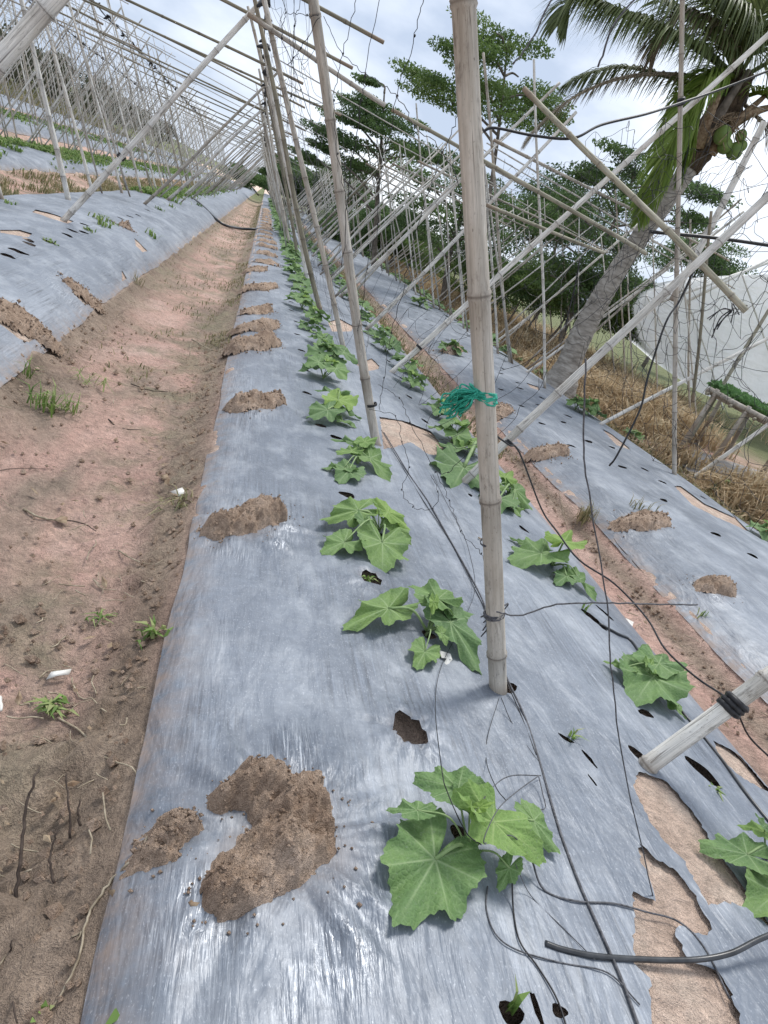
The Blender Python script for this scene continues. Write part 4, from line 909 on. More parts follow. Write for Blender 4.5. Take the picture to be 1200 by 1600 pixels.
# near net strands hanging over the furrow, close to the lens
strings('trellis_string', [[(915, 560, 1.0), (912, 700, 1.0), (925, 800, 1.0), (948, 940, 1.0), (955, 1040, .98), (975, 1200, .96), (1020, 1400, .9), (1060, 1620, .85)], [(775, 955, 1.05), (810, 962, 1.04), (870, 945, 1.02), (948, 942, 1.0), (1010, 944, 1.0), (1090, 945, 1.0)]], .0016, 'blurry net strand hanging close in front of the right bed', M_GREY, .001, False)
strings('trellis_string', [[(870, -20, 1.1), (832, 60, 1.1), (802, 100, 1.1)], [(1000, -10, .95), (958, 40, .95), (935, 105, .95)]], .0014, 'thin thread crossing the upper sky right of the thick post', M_GREY, .001, False)
def net(name, f, nu, nv, r, label, sag=.05, drop=.25, mat=None, seed=1):
    rs = random.Random(seed); P = {}; b = MB()
    for i in range(nu+1):
        for j in range(nv+1):
            p = f(i/nu, j/nv)+Vector((rs.gauss(0, sag), rs.gauss(0, sag), rs.gauss(0, sag))); P[i, j] = p
    def line(L_):
        run = [L_[0]]
        for a in L_[1:]:
            if rs.random() < drop*.35 and len(run) > 1:
                b.add(*tube(spline(run, 4), r, 3, False)); run = [a]
            else:
                c = run[-1]; run.append((a+c)/2+Vector((rs.gauss(0, sag*.35), rs.gauss(0, sag*.35), -abs(rs.gauss(0, sag*.6))))); run.append(a)
        if len(run) > 1: b.add(*tube(spline(run, 4), r, 3, False))
    for i in range(nu+1): line([P[i, j] for j in range(nv+1)])
    for j in range(nv+1): line([P[i, j] for i in range(nu+1)])
    return tag(b.build(name, mat or M_BLACK), label, 'netting', 'black trellis strings and nets')
def quad(a, b_, c, d): a, b_, c, d = map(Vector, (a, b_, c, d)); return lambda u, v: a.lerp(b_, u).lerp(d.lerp(c, u), v)
net('trellis_net', quad((3.9, 3.9, .15), (4.1, 7.5, .15), (2.9, 7.5, 2.6), (2.8, 3.9, 2.6)), 16, 11, .0022, 'sagging black net on the near posts of the right bed', .06, .12, seed=3)
net('trellis_net', quad((5.3, 6.5, .3), (4.7, 11, .2), (4.3, 11, 2.9), (4.4, 5.5, 2.9)), 13, 11, .0026, 'torn black net in front of the palm and the greenhouse', .11, .2, seed=5)
net('trellis_net', quad((1.5, 3.6, .1), (1.5, 9, .1), (2.7, 9, 2.3), (2.7, 4.5, 2.3)), 18, 8, .0018, 'fine black net between the long pale rafters', .055, .3, seed=9)
net('trellis_net', quad((.95, 4, .2), (.95, 14, .2), (-.3, 14, 2.4), (-.3, 4, 2.4)), 30, 8, .0013, 'fine net along the line of slim left posts', .05, .35, M_GREY, seed=12)
net('trellis_net', quad((-2.4, 9, 1.4), (-2.4, 24, 1.4), (-4.2, 24, 3.2), (-4.2, 9, 3.2)), 30, 5, .002, 'dry vines and netting hanging on the left ridge', .12, .55, M_DTWIG, seed=15)
# ridge lines with knots
def ridge(x, z, y0, y1, label, r=.009):
    b = MB(); P = [Vector((x+jit(.03), y, z+jit(.03))) for y in np.arange(y0, y1, .55)]; b.add(*tube(P, [r*random.uniform(.7, 1.8) for _ in P], 5))
    y = y0+.6
    while y < y1:
        for k in range(3): c = Vector((x+jit(.04), y+jit(.04), z+jit(.04))); b.add(*tube([c-Vector((jit(.06), .05, jit(.06))), c, c+Vector((jit(.08), .05, jit(.08)))], [.012, .03, .008], 5))
        y += 1.1
    return tag(b.build('ridge_cord', M_BLACK), label, 'ridge cord', 'knotted black ridge cords of the trellis')
ridge(-4.3, 3.25, 7, 45, 'knotted black ridge cord above the second furrow up the left slope', .014)
ridge(-7.3, 3.35, 9, 45, 'knotted black ridge cord above the third furrow up the left slope', .014)
ridge(-.42, 2.62, 7.4, 45, 'knotted black ridge cord above the muddy left furrow', .008)
cord('strap', [at(755, 205, 4.8), at(775, 200, 4.8), at(835, 212, 4.8), at(895, 216, 4.7), at(940, 195, 4.8), at(1010, 178, 5), at(1066, 160, 5.3), at(1130, 138, 5.5), at(1215, 105, 5.6)], [.006]+[.009]*63+[.006] if False else .009, M_BLACK, 'black plastic strap stretched from the thick post to the palm side', 'strap', 6, 6)
cord('strap', [at(1015, 362, 6), at(1120, 372, 6), at(1220, 386, 6)], .016, M_BLACK, 'black pipe stretched behind the rafters at the right edge', 'strap', 6, 6)
cord('strap', [at(1085, 420, 4.4), at(1062, 470, 4.4), at(1040, 505, 4.3), at(1012, 590, 4.2), at(1000, 640, 4.1), at(965, 710, 4.0), at(952, 728, 4)], .007, M_BLACK, 'long black strip hanging in front of the dry grass', 'strap', 6, 5)
b = MB()
for k in range(9):
    e = [(1105, 498), (1115, 516), (1112, 528), (1150, 483), (1168, 478), (1108, 500), (1120, 515), (1142, 505), (1155, 492)][k]
    m_ = at((1146+e[0])/2+jit(6), (487+e[1])/2+jit(8)-4, 4.0); b.add(*tube(spline([at(1146+jit(3), 487+jit(3), 3.95), m_, at(*e, 4.0)], 5), .004, 4))
tag(b.build('strap_bundle', M_BLACK), 'bunch of loose black ribbon ends on the lower end of the dark brace', 'strap')
cord('strap', [at(906, 405, 7), at(900, 440, 7), at(886, 500, 7), at(884, 518, 7)], .008, M_BLACK, 'short black strip dangling before the palm trunk', 'strap', 5, 5)

# ------------------------------------------------------------------ grass, weeds, litter
def blades(name, pts, hs, mat, label, kind=None, cat=None, lean=.5, wd=.006, group=None, seed=0, base=None):
    rs = np.random.default_rng(seed); n = len(pts); pts = np.asarray(pts, float); hs = np.asarray(hs, float)
    a = rs.uniform(0, 6.283, n); ln = np.abs(rs.normal(lean, lean*.5, n)); w_ = wd*rs.uniform(.6, 1.4, n)
    dx, dy = np.cos(a), np.sin(a); px_, py_ = -dy, dx
    V = np.zeros((n, 5, 3)); pts = pts-np.array([0, 0, 0])
    mid = pts+np.stack([dx*hs*ln*.3, dy*hs*ln*.3, hs*.6], 1); tip = pts+np.stack([dx*hs*ln, dy*hs*ln, hs*np.clip(1-.35*ln, .15, 1)], 1)
    s = np.stack([px_*w_, py_*w_, 0*w_], 1)
    V[:, 0] = pts-s; V[:, 1] = pts+s; V[:, 2] = mid+s*.8; V[:, 3] = mid-s*.8; V[:, 4] = tip
    b0 = np.arange(n)[:, None]*5
    F = [tuple(q) for q in (b0+np.array([[0, 1, 2, 3]])).tolist()]+[tuple(q) for q in (b0+np.array([[3, 2, 4]])).tolist()]
    rn = np.repeat(rs.random(n), 5)
    o = mesh_obj(name, V.reshape(-1, 3), F, mat, smooth=False, attr={'rnd': rn}, parent=base); return tag(o, label, cat, group, kind)
# dry grass bank at right
n = 60000; x = 5.1+np.abs(RNG.normal(0, 1, n))*2.2+RNG.random(n)*.8; y = 4.8+RNG.random(n)**1.6*34
x = np.maximum(x, 5.0+.35*fbm(y*1.2, y*0, 3, 61)+.15)
cl = fbm(x*2.2, y*2.2, 3, 62); ok = (x < 15) & ~((x > 7.4) & (y < 13) & (x > 7.4+(y-8)*.1)) & (cl > -.28) & (np.hypot(x-6.9, y-7.6) > 1.1)
x, y, cl = x[ok], y[ok], cl[ok]; h = (.16+.30*np.clip((x-5.1)/1.1, 0, 1))*(1+cl*.9)*RNG.uniform(.6, 1.2, len(x))
blades('dry_grass', np.stack([x, y, G(x, y)-.01], 1), h, M_DRY, 'tall dry tan grass covering the bank right of the beds', 'stuff', lean=1.0, wd=.008, seed=2)
# dull green weeds at foot of dry grass and in distance of right side
n = 14000; x = 4.8+RNG.random(n)*.75; y = 4.2+RNG.random(n)**1.5*40; blades('weeds', np.stack([x, y, G(x, y)-.01], 1), RNG.uniform(.03, .13, n), M_MOSS, 'low dull weeds along the far edge of the right bed', 'stuff', lean=.9, wd=.006, seed=3)
n = 9000; x = np.where(RNG.random(n) < .5, RNG.normal(-.05, .06, n), RNG.normal(-.35, .3, n)); y = 4.5+RNG.random(n)**1.2*45; x = np.clip(x, -.95, .03)
k = (vn(x*4, y*1.5, 71) > (.12-.016*y)); x, y = x[k], y[k]; blades('furrow_grass', np.stack([x, y, G(x, y)], 1), RNG.uniform(.015, .06, len(x)), M_MOSS, 'sparse dull grass in the far part of the muddy furrow', 'stuff', lean=.9, wd=.004, seed=4)
n = 9000; x = RNG.normal(2.3, .09, n).clip(2.1, 2.5); y = 5+RNG.random(n)*40; blades('furrow_grass', np.stack([x, y, G(x, y)], 1), RNG.uniform(.02, .07, n), M_MOSS, 'yellowish grass in the far part of the right furrow', 'stuff', lean=.8, wd=.005, seed=5)
# grass in furrow between left beds and crops on them
n = 16000; x = RNG.uniform(-4.2, -2.95, n); y = 8+RNG.random(n)**1.3*50; k = vn(x*2, y*1.2, 72) > -.15; x, y = x[k], y[k]
blades('furrow_grass', np.stack([x, y, G(x, y)], 1), RNG.uniform(.04, .17, len(x)), M_MOSS, 'grass and dead straw behind the left bed', 'stuff', lean=.8, wd=.008, seed=6)
n = 26000; x = np.where(RNG.random(n) < .55, RNG.normal(-5.3, .35, n), RNG.normal(-8.9, .4, n)); y = 8+RNG.random(n)**1.3*50; k = vn(x*1.4, y*.9, 73) > -.12; x, y = x[k], y[k]
blades('crop_cover', np.stack([x, y, G(x, y)+.02], 1), RNG.uniform(.04, .14, len(x)), M_GRN, 'bright green seedlings and weeds on the upper left beds', 'stuff', lean=1.1, wd=.022, seed=7)
n = 9000; x = RNG.normal(-2.45, .22, n); y = 16+RNG.random(n)*40; k = vn(x*1.4, y*.7, 74) > .0; x, y = x[k], y[k]
blades('crop_cover', np.stack([x, y, G(x, y)+.02], 1), RNG.uniform(.05, .16, len(x)), M_GRN, 'green weeds along the far crest of the left bed', 'stuff', lean=1.1, wd=.02, seed=8)
n = 20000; x = RNG.uniform(-22, -12.8, n); y = RNG.uniform(14, 90, n); blades('slope_grass', np.stack([x, y, G(x, y)], 1), RNG.uniform(.1, .4, n), M_MOSS, 'rough grass on the slope below the hedge', 'stuff', lean=.7, wd=.03, seed=9)
def tuft(px, py, n, h, mat, label, name='grass_tuft', sp=.03, wd=.003, lean=.7, seed=0):
    c = surf(px, py); rs = np.random.default_rng(seed+int(px)); P = np.stack([c.x+rs.normal(0, sp, n), c.y+rs.normal(0, sp, n), np.zeros(n)], 1)
    P[:, 2] = G(P[:, 0], P[:, 1])+.003
    return blades(name, P, rs.uniform(.5, 1.1, n)*h, mat, label, None, 'grass tuft', lean, wd, 'grass tufts and small weeds', seed)
tuft(72, 640, 45, .15, M_GRN, 'pale green grass tuft on the left side of the furrow', sp=.045, wd=.004)
tuft(105, 645, 25, .13, M_GRN, 'shorter blades of grass right of the pale green furrow tuft', sp=.03, wd=.0035)
tuft(45, 590, 16, .12, M_GRN, 'thin weed at the foot of the left film', sp=.02); tuft(140, 600, 22, .1, M_GRN, 'sprawling grass stems in the middle of the furrow', sp=.05, lean=1.6)
tuft(80, 1110, 30, .035, M_GRN, 'small green rosette weed in the lower left soil', sp=.014, wd=.006, lean=1.3)
tuft(275, 790, 50, .06, M_MOSS, 'wilted pulled grass lying beside the central film', sp=.035, lean=1.8); tuft(150, 968, 16, .035, M_GRN, 'limp green sprig on the furrow floor', sp=.015, lean=1.8)
tuft(232, 995, 20, .05, M_GRN, 'green sprig at the film edge', sp=.015, wd=.007, lean=1.2); tuft(912, 815, 70, .16, M_MOSS, 'dull grass tuft beside the grassy soil heap on the right furrow edge', sp=.025, lean=.5)
tuft(1000, 800, 30, .12, M_MOSS, 'few blades growing out of the grassy soil heap', sp=.06, lean=.5); tuft(890, 1158, 8, .05, M_GRN, 'tiny pale sprout in a slit right of the thick post', sp=.006, wd=.004, lean=1.2)
tuft(1112, 1238, 14, .03, M_GRN, 'tiny seedling in the gash right of the taped rafter foot', sp=.008, wd=.005, lean=1.2); tuft(795, 1580, 5, .06, M_GRN, 'single green shoot at the bottom edge', sp=.004, wd=.006, lean=.3)
tuft(185, 1585, 6, .02, M_GRN, 'two tiny round green leaves at the bottom edge', sp=.004, wd=.008, lean=1.2); tuft(65, 1588, 8, .02, M_GRN, 'tiny green leaves in the soil at the bottom left', sp=.005, wd=.006, lean=1.2)
tuft(575, 908, 12, .03, M_GRN, 'small pale seedling growing in a round hole of the film', sp=.01, wd=.005, lean=1.2); tuft(215, 445, 20, .16, M_MOSS, 'thin dry weed at the foot of the left film edge', sp=.03)
tuft(908, 955, 8, .07, M_GRN, 'green blade in the right furrow', sp=.01); tuft(1095, 965, 10, .07, M_GRN, 'green blade beside the round soil heap', sp=.01)
for i, (a, b_, h) in enumerate([(155, 345, .18), (160, 355, .2), (275, 318, .22), (268, 325, .15), (250, 330, .15), (15, 320, .1), (72, 378, .06), (137, 362, .1), (172, 350, .08), (236, 370, .2), (310, 322, .15), (345, 300, .2), (325, 305, .2)]):
    tuft(a, b_, 22, h*.7, M_GRN, 'small green weed through the left film, %s of thirteen' % ORD[i], sp=.045, wd=.009, lean=1.0, seed=i)
# twigs, straw, litter
def twig(px, r, mat, label, name='twig', dz=.004, grp='twigs and straw on the soil'):
    P = []
    for q in px:
        p = surf(q[0], q[1], dz+(q[2] if len(q) > 2 else 0)); P.append(p)
    Q = spline(P, 5); Q = [q+Vector((jit(r*.6), jit(r*.6), jit(r*.3))) for q in Q]
    return tag(MB().add(*tube(Q, [r*(1-.5*i/len(Q)) for i in range(len(Q))], 5)).build(name, mat), label, 'twig', grp)
twig([(90, 1122), (125, 1142), (160, 1180), (205, 1200), (225, 1240), (240, 1298)], .0028, M_TWIG, 'long pale vine stem running over the film edge to the small soil heap')
twig([(238, 1300, .03), (205, 1345, .02), (175, 1375), (148, 1412), (135, 1440), (122, 1500), (90, 1560), (60, 1600)], .003, M_TWIG, 'pale dry stem along the lower film edge')
twig([(180, 1380), (215, 1410), (240, 1435), (280, 1438), (330, 1434)], .0016, M_DTWIG, 'thin dark tendril on the film below the small heap')
twig([(22, 1415, .0), (32, 1350, .05), (38, 1280, .10), (50, 1230, .14), (60, 1200, .16)], .004, M_DTWIG, 'tallest dark dead stem standing in the lower left soil')
twig([(110, 1310), (108, 1260, .05), (104, 1210, .09)], .003, M_DTWIG, 'dark forked dead stem in the lower left soil'); twig([(84, 1380), (78, 1350, .03), (82, 1320, .05), (90, 1298, .07)], .003, M_DTWIG, 'curved dark dead stem in the lower left soil')
twig([(125, 1290), (122, 1270, .03), (126, 1250, .05)], .003, M_DTWIG, 'short dark dead stem near the film edge'); twig([(15, 1500), (18, 1470, .04)], .0022, M_DTWIG, 'stub of dark stem at the lower left edge')
twig([(0, 1540), (18, 1560, .02), (25, 1600, .03)], .0025, M_DTWIG, 'dark stem at the bottom left corner')
twig([(40, 1362), (78, 1352)], .002, M_TWIG, 'short straw behind the dark stems'); twig([(120, 1470), (128, 1455), (112, 1465)], .0022, M_TWIG, 'bent straw near the film edge')
twig([(38, 795), (55, 805), (80, 812), (100, 815)], .005, M_TWIG, 'thick dry twig with a dead leaf on the furrow floor'); twig([(100, 812), (130, 818), (150, 830)], .003, M_DTWIG, 'dark root beside the thick dry twig')
twig([(245, 810), (265, 800), (275, 790)], .004, M_WHITE, 'pale peeled stick beside the film'); twig([(0, 735), (30, 732), (85, 733)], .002, M_DTWIG, 'dark thin root across the furrow')
twig([(0, 1088), (4, 1110)], .006, M_WHITE, 'white cut stick at the left photo edge'); twig([(62, 1060), (75, 1048), (110, 1048)], .003, M_TWIG, 'thin twig under the white scrap')
twig([(112, 1060), (118, 1078), (128, 1092), (145, 1090)], .0025, M_TWIG, 'hooked twig right of the white scrap'); twig([(185, 860), (210, 875), (240, 882), (254, 875)], .003, M_TWIG, 'curved dry vine near the central film')
twig([(135, 875), (140, 862), (150, 850)], .0025, M_TWIG, 'little dry stalk in the furrow'); twig([(145, 905), (160, 920), (182, 922)], .0025, M_TWIG, 'crooked dry stalk on the furrow floor')
twig([(205, 600), (235, 610), (262, 612)], .004, M_DTWIG, 'dark stick lying in the upper furrow'); twig([(170, 655), (185, 668), (220, 672)], .004, M_DTWIG, 'short dark stick on the furrow floor')
twig([(300, 530), (325, 545), (345, 550)], .005, M_TWIG, 'curled dry vine beside the fourth soil heap'); twig([(297, 555), (300, 535), (325, 530), (345, 545)], .003, M_TWIG, 'loop of dry stem in the furrow')
twig([(870, 740), (880, 800), (900, 860), (960, 960)], .002, M_TWIG, 'long dry stem in the reddish right furrow')
twig([(905, 775), (940, 815), (965, 850), (1010, 900)], .004, M_DTWIG, 'dark straw along the edge of the right film'); twig([(1030, 1080, .02), (1060, 1100), (1120, 1140)], .003, M_DTWIG, 'broken dark twig in the right furrow')
twig([(965, 930), (985, 945), (1000, 940)], .003, M_TWIG, 'small pale straw in the right furrow'); twig([(298, 1412), (325, 1418), (340, 1412)], .006, M_DLEAF, 'dry curl of leaf at the tip of the crescent heap', dz=.03)
twig([(585, 1130, .01), (600, 1142, .0)], .006, M_DTWIG, 'dark stub at the edge of the wide hole')
twig([(848, 1528), (850, 1550), (856, 1575)], .0018, M_TWIG, 'thin tan stalk near the photo bottom'); twig([(748, 840, .02), (752, 842, .02), (765, 840, .02)], .004, M_DLEAF, 'orange dead leaf scrap against the thick post')
def scrap(px, label, mat, cat='litter', up=.01):
    P = [surf(a, b, up*random.random()+.004) for a, b in px]; c = sum(P, Vector())/len(P)+Vector((0, 0, .006)); n = len(P)
    o = mesh_obj('dead_leaf' if mat == M_DLEAF else 'plastic_scrap', P+[c], [(i, (i+1) % n, n) for i in range(n)], mat); o.modifiers.new('t', 'SOLIDIFY').thickness = .001
    return tag(o, label, cat, 'leaf and plastic litter')
scrap([(72, 1062), (80, 1050), (95, 1048), (112, 1045), (108, 1054), (90, 1056)], 'white scrap of plastic on the lower left soil', M_WHITE)
scrap([(168, 1392), (190, 1388), (212, 1390), (195, 1400), (176, 1402)], 'pale grey dead leaf at the film edge by the small heap', M_DLEAF)
scrap([(84, 812), (96, 806), (106, 808), (104, 818), (92, 816)], 'dry leaf at the end of the thick furrow twig', M_DLEAF); scrap([(968, 970), (978, 966), (990, 972), (986, 985), (978, 992), (970, 984)], 'pale bleached leaf on the right shoulder beside the slits', M_WHITE)
scrap([(266, 768), (285, 762), (290, 770), (278, 776)], 'white wilted leaf beside the film', M_WHITE); scrap([(300, 812), (312, 808), (315, 818), (304, 820)], 'white scrap at the end of the elongated heap', M_WHITE)
scrap([(250, 742), (262, 740), (264, 748), (254, 750)], 'orange leaf in the furrow', M_DLEAF)
# ragged pebbles and crumbs near the film edge
b = MB(); 
for k in range(1900):
    y = .55+5.5*random.random()**1.7; x = random.choice([random.gauss(-.05, .05), random.gauss(-.95, .12), random.gauss(2.45, .05), random.uniform(-.95, .02)])
    if y < 1.9 and random.random() < .65: x = random.uniform(-.5, .02)
    if .05 < x < 2.07: continue
    r = random.uniform(.003, .011)*(1 if random.random() < .85 else 1.8); z = float(G(x, y))+r*.3
    V = [Vector(v)*r*random.uniform(.7, 1.3)+Vector((x, y, z)) for v in [(1, 0, 0), (-1, 0, 0), (0, 1, 0), (0, -1, 0), (0, 0, 1), (0, 0, -1)]]
    b.add(V, [(0, 2, 4), (2, 1, 4), (1, 3, 4), (3, 0, 4), (2, 0, 5), (1, 2, 5), (3, 1, 5), (0, 3, 5)])
tag(b.build('soil_crumbs', M_CLOD, smooth=False), 'scattered crumbs of soil in the furrows', None, None, 'stuff')
b = MB()
for k in range(420):
    y = random.uniform(.8, 8); x = random.choice([random.gauss(-.13, .1), random.gauss(-.13, .1), random.uniform(-.95, .02), random.gauss(2.42, .06)])
    if x > .04 and x < 2.1: continue
    a = random.uniform(0, 6.28); l = random.uniform(.02, .09); P = [Vector((x+math.cos(a)*l*t+jit(.006), y+math.sin(a)*l*t+jit(.006), float(G(x, y))+.008+jit(.003))) for t in (0, .33, .66, 1)]
    b.add(*tube(spline(P, 2), random.uniform(.0008, .0022), 4))
lm = MB()
for k in range(170):
    y = .9+7*random.random()**1.5; x = random.choice([random.gauss(-.12, .07), random.gauss(-.15, .12), random.uniform(-.95, -.05), random.gauss(2.4, .07)])
    if -.03 < x < 2.12: continue
    a = random.uniform(0, 6.28); l = random.uniform(.008, .026); z = float(G(x, y))+.018; u = Vector((math.cos(a), math.sin(a), jit(.5)))*l; v = Vector((-math.sin(a), math.cos(a), jit(.6)))*l*.4; c = Vector((x, y, z))
    lm.add([c-u, c-u*.3+v, c+u, c-u*.2-v, c+Vector((0, 0, l*.3))], [(0, 3, 4), (3, 2, 4), (2, 1, 4), (1, 0, 4)])
tag(lm.build('leaf_litter', M_DLEAF, smooth=False), 'scattered dead leaf scraps on the furrow soil', None, None, 'stuff')
tag(b.build('straw_litter', M_TWIG), 'scattered bits of dry straw in the furrows', None, None, 'stuff')
# pale rock at right
def rock(px, py, r, label):
    c = surf(px, py); V = []; F = []; nu, nv = 10, 7
    for j in range(nv+1):
        for i in range(nu):
            a = 2*math.pi*i/nu; e = math.pi*j/nv; q = r*(1+.3*math.sin(i*2.3+j*1.7)*.6)
            V.append((c.x+q*math.sin(e)*math.cos(a), c.y+q*math.sin(e)*math.sin(a)*.8, c.z+r*.3+q*.7*math.cos(e)))
    for j in range(nv):
        for i in range(nu): F.append((j*nu+i, j*nu+(i+1) % nu, (j+1)*nu+(i+1) % nu, (j+1)*nu+i))
    o = mesh_obj('rock', V, F, M_ROCK, smooth=False); return tag(o, label, 'rock')
rock(1175, 752, .13, 'pale broken rock in the grass at the right edge'); rock(1168, 748, .07, 'smaller pale stone against the broken rock')

# ------------------------------------------------------------------ palm
def leafblades(b, P, D, Nn, ln, wd, droop, rnd):
    """one leaflet: start P, direction D, droops by gravity"""
    pts = []; d = D.normalized(); p = Vector(P); n = 4
    for k in range(n+1):
        pts.append(p.copy()); p = p+d*(ln/n); d = (d+Vector((0, 0, -droop/n*2))).normalized()
    s = D.cross(Nn).normalized()*wd
    V = []; 
    for k, q in enumerate(pts):
        w_ = [.6, 1, .85, .5, .05][k]; V += [q-s*w_, q+Nn*wd*.35*w_, q+s*w_]
    F = []
    for k in range(n): a = k*3; F += [(a, a+1, a+4, a+3), (a+1, a+2, a+5, a+4)]
    b.add(V, F, rnd=rnd)
def frond(path, ln, mat, parent, n=75, droop=.5, side=(1, 1), wd=.012, spread=.9, name='frond', label=None):
    P = spline(path, 10); m_ = len(P); rb = MB().add(*tube(P, [.028*(1-.85*i/m_)+.003 for i in range(m_)], 6), rnd=.5); rc = rb.build(name, mat, parent)
    b = MB()
    for k in range(n):
        t = .12+.88*k/n; f = t*(m_-1); i = min(int(f), m_-2); p = P[i].lerp(P[i+1], f-i); T = (P[i+1]-P[i]).normalized()
        S_ = T.cross(Vector((0, 0, 1))); S_ = S_.normalized() if S_.length > .05 else Vector((1, 0, 0)); U = S_.cross(T)
        l = ln*(math.sin(math.pi*min(1, .18+t*.82))**.6*.9+.1)*random.uniform(.85, 1.1)
        for sg in (-1, 1):
            if side[0 if sg < 0 else 1] < random.random(): continue
            D = S_*sg*spread+T*(.55+.5*t)+U*random.uniform(-.05, .25)+Vector((jit(.1), jit(.1), jit(.1)))
            leafblades(b, p, D, U, l, wd*random.uniform(.8, 1.2), droop*random.uniform(.6, 1.4), random.random())
    o = b.build('leaflets', mat, rc)
    o.parent = rc; o.location = (0, 0, 0); o.matrix_parent_inverse = Matrix()
    # vertices were made relative to rc.location (0,0,0): bring both to the palm's frame
    return rc
YP = 9.6
pb = surf(878, 602); pb.y = YP; pb = at(878, 602, YP); pb.z = min(pb.z, -.2)
palm = empty('coconut_palm', pb, 'leaning coconut palm with ringed grey trunk and drooping fronds', 'palm tree')
tp = [at(872, 612, YP), at(905, 530, YP), at(945, 455, YP), at(990, 385, YP), at(1040, 315, YP), at(1085, 250, YP), at(1120, 195, YP)]
tp[0].z = float(G(tp[0].x, tp[0].y))-.05
Q = spline(tp, 26); rr = []
for i, q in enumerate(Q):
    t = i/len(Q); r0 = .19-.05*min(1, t*2.2)-.02*t+.12*max(0, .10-t)/.1
    rr.append(r0*(1+(.035 if i % 4 == 0 else -.012)+random.uniform(-.012, .012)))
MB().add(*tube(Q, rr, 20)).build('trunk', M_PTRUNK, palm)
cr = at(1150, 130, YP)
def pf(pts, ln, mat, **kw):
    P = [at(*p) for p in pts]; P = [p-Vector(palm.location) for p in P]; rc = frond(P, ln, mat, None, **kw); rc.parent = palm; return rc
pf([(1150, 120, 9.6), (1060, 60, 9.2), (960, 20, 8.8), (900, -4, 8.6), (872, 40, 8.5)], .72, M_PALM, n=110, droop=1.3, spread=.6)
pf([(1140, 110, 9.6), (1090, 70, 9.0), (1010, 30, 8.7), (940, 5, 8.5), (905, -25, 8.4)], .66, M_PALM, n=100, droop=1.6, spread=.6)
pf([(1145, 140, 9.6), (1070, 118, 9.3), (980, 120, 9.1), (900, 150, 9), (845, 195, 9), (820, 225, 9)], .42, M_PALMD, n=90, droop=1.3, wd=.009, spread=.5)
pf([(1135, 150, 9.5), (1060, 125, 9.4), (980, 105, 9.3), (920, 115, 9.2), (880, 135, 9.2)], .60, M_PALM, n=90, droop=1.7, spread=.6)
pf([(1150, 120, 9.6), (1100, 130, 9.0), (1060, 200, 8.8), (1025, 280, 8.8), (998, 345, 8.9)], .62, M_PALMG, n=110, droop=.9, spread=.45, wd=.014)
pf([(1150, 120, 9.6), (1110, 110, 9.1), (1075, 165, 9.0), (1045, 240, 9), (1020, 300, 9.1)], .66, M_PALMG, n=110, droop=1.0, spread=.4, wd=.014)
pf([(1150, 120, 9.6), (1115, 115, 9.0), (1090, 150, 8.9), (1075, 220, 8.9), (1062, 280, 8.9)], .60, M_PALMG, n=90, droop=1.0, spread=.4, wd=.013)
pf([(1150, 120, 9.6), (1120, 60, 9.2), (1050, 10, 9), (1000, -40, 8.8), (950, -60, 8.7)], .75, M_PALM, n=100, droop=1.6)
pf([(1150, 120, 9.6), (1130, 50, 9.3), (1075, 20, 9.1), (1035, 45, 9), (1015, 95, 9)], .6, M_PALMD, n=90, droop=1.5, spread=.5)
pf([(1150, 120, 9.6), (1140, 40, 9.4), (1100, -20, 9.2), (1060, -60, 9)], .85, M_PALM, n=90, droop=1.6)
pf([(1155, 110, 9.6), (1160, 50, 9.2), (1140, 0, 9.0), (1110, -30, 8.9)], .8, M_PALM, n=90, droop=1.6)
pf([(1150, 120, 9.6), (1180, 40, 9.3), (1230, -40, 9.1), (1300, -80, 9)], .9, M_PALM, n=90, droop=1.6)
pf([(1160, 110, 9.6), (1200, 50, 9.4), (1260, 20, 9.2), (1320, 60, 9.1)], .8, M_PALM, n=90, droop=1.6)
pf([(1160, 120, 9.6), (1230, 90, 9.4), (1320, 120, 9.3), (1400, 200, 9.2)], .7, M_PALM, n=80, droop=1.2)
pf([(1165, 150, 9.6), (1200, 145, 9.3), (1260, 170, 9.2), (1310, 260, 9.2)], .6, M_PALMG, n=60, droop=.8)
pf([(1165, 165, 9.6), (1190, 190, 9.3), (1230, 230, 9.2), (1240, 330, 9.3)], .5, M_PALMD, n=45, droop=.8)
pf([(1150, 110, 9.6), (1165, 20, 9.9), (1200, -60, 10.2), (1220, -120, 10.4)], .9, M_PALM, n=80, droop=1.5)
for a, b_ in [((1110, 240), (1195, 150)), ((1100, 225), (1170, 110)), ((1135, 200), (1215, 165)), ((1090, 230), (1140, 110))]:
    P = [at(*a, 9.45)-Vector(palm.location), at((a[0]+b_[0])/2, (a[1]+b_[1])/2-6, 9.3)-Vector(palm.location), at(*b_, 9.4)-Vector(palm.location)]
    o = MB().add(*tube(spline(P, 6), [.03+.05*(1-k/12) for k in range(13)], 8)).build('leaf_sheath', random.choice([M_BARK, M_DLEAF, M_STEM])); o.parent = palm
Q = spline([at(1075, 265, YP), at(1105, 215, YP), at(1135, 165, YP), at(1160, 115, YP)], 8)
MB().add(*tube(Q, [.15+.07*math.sin(i/len(Q)*3.0)+random.uniform(-.02, .02) for i in range(len(Q))], 14)).build('crown_fibre', M_FIBRE, palm)
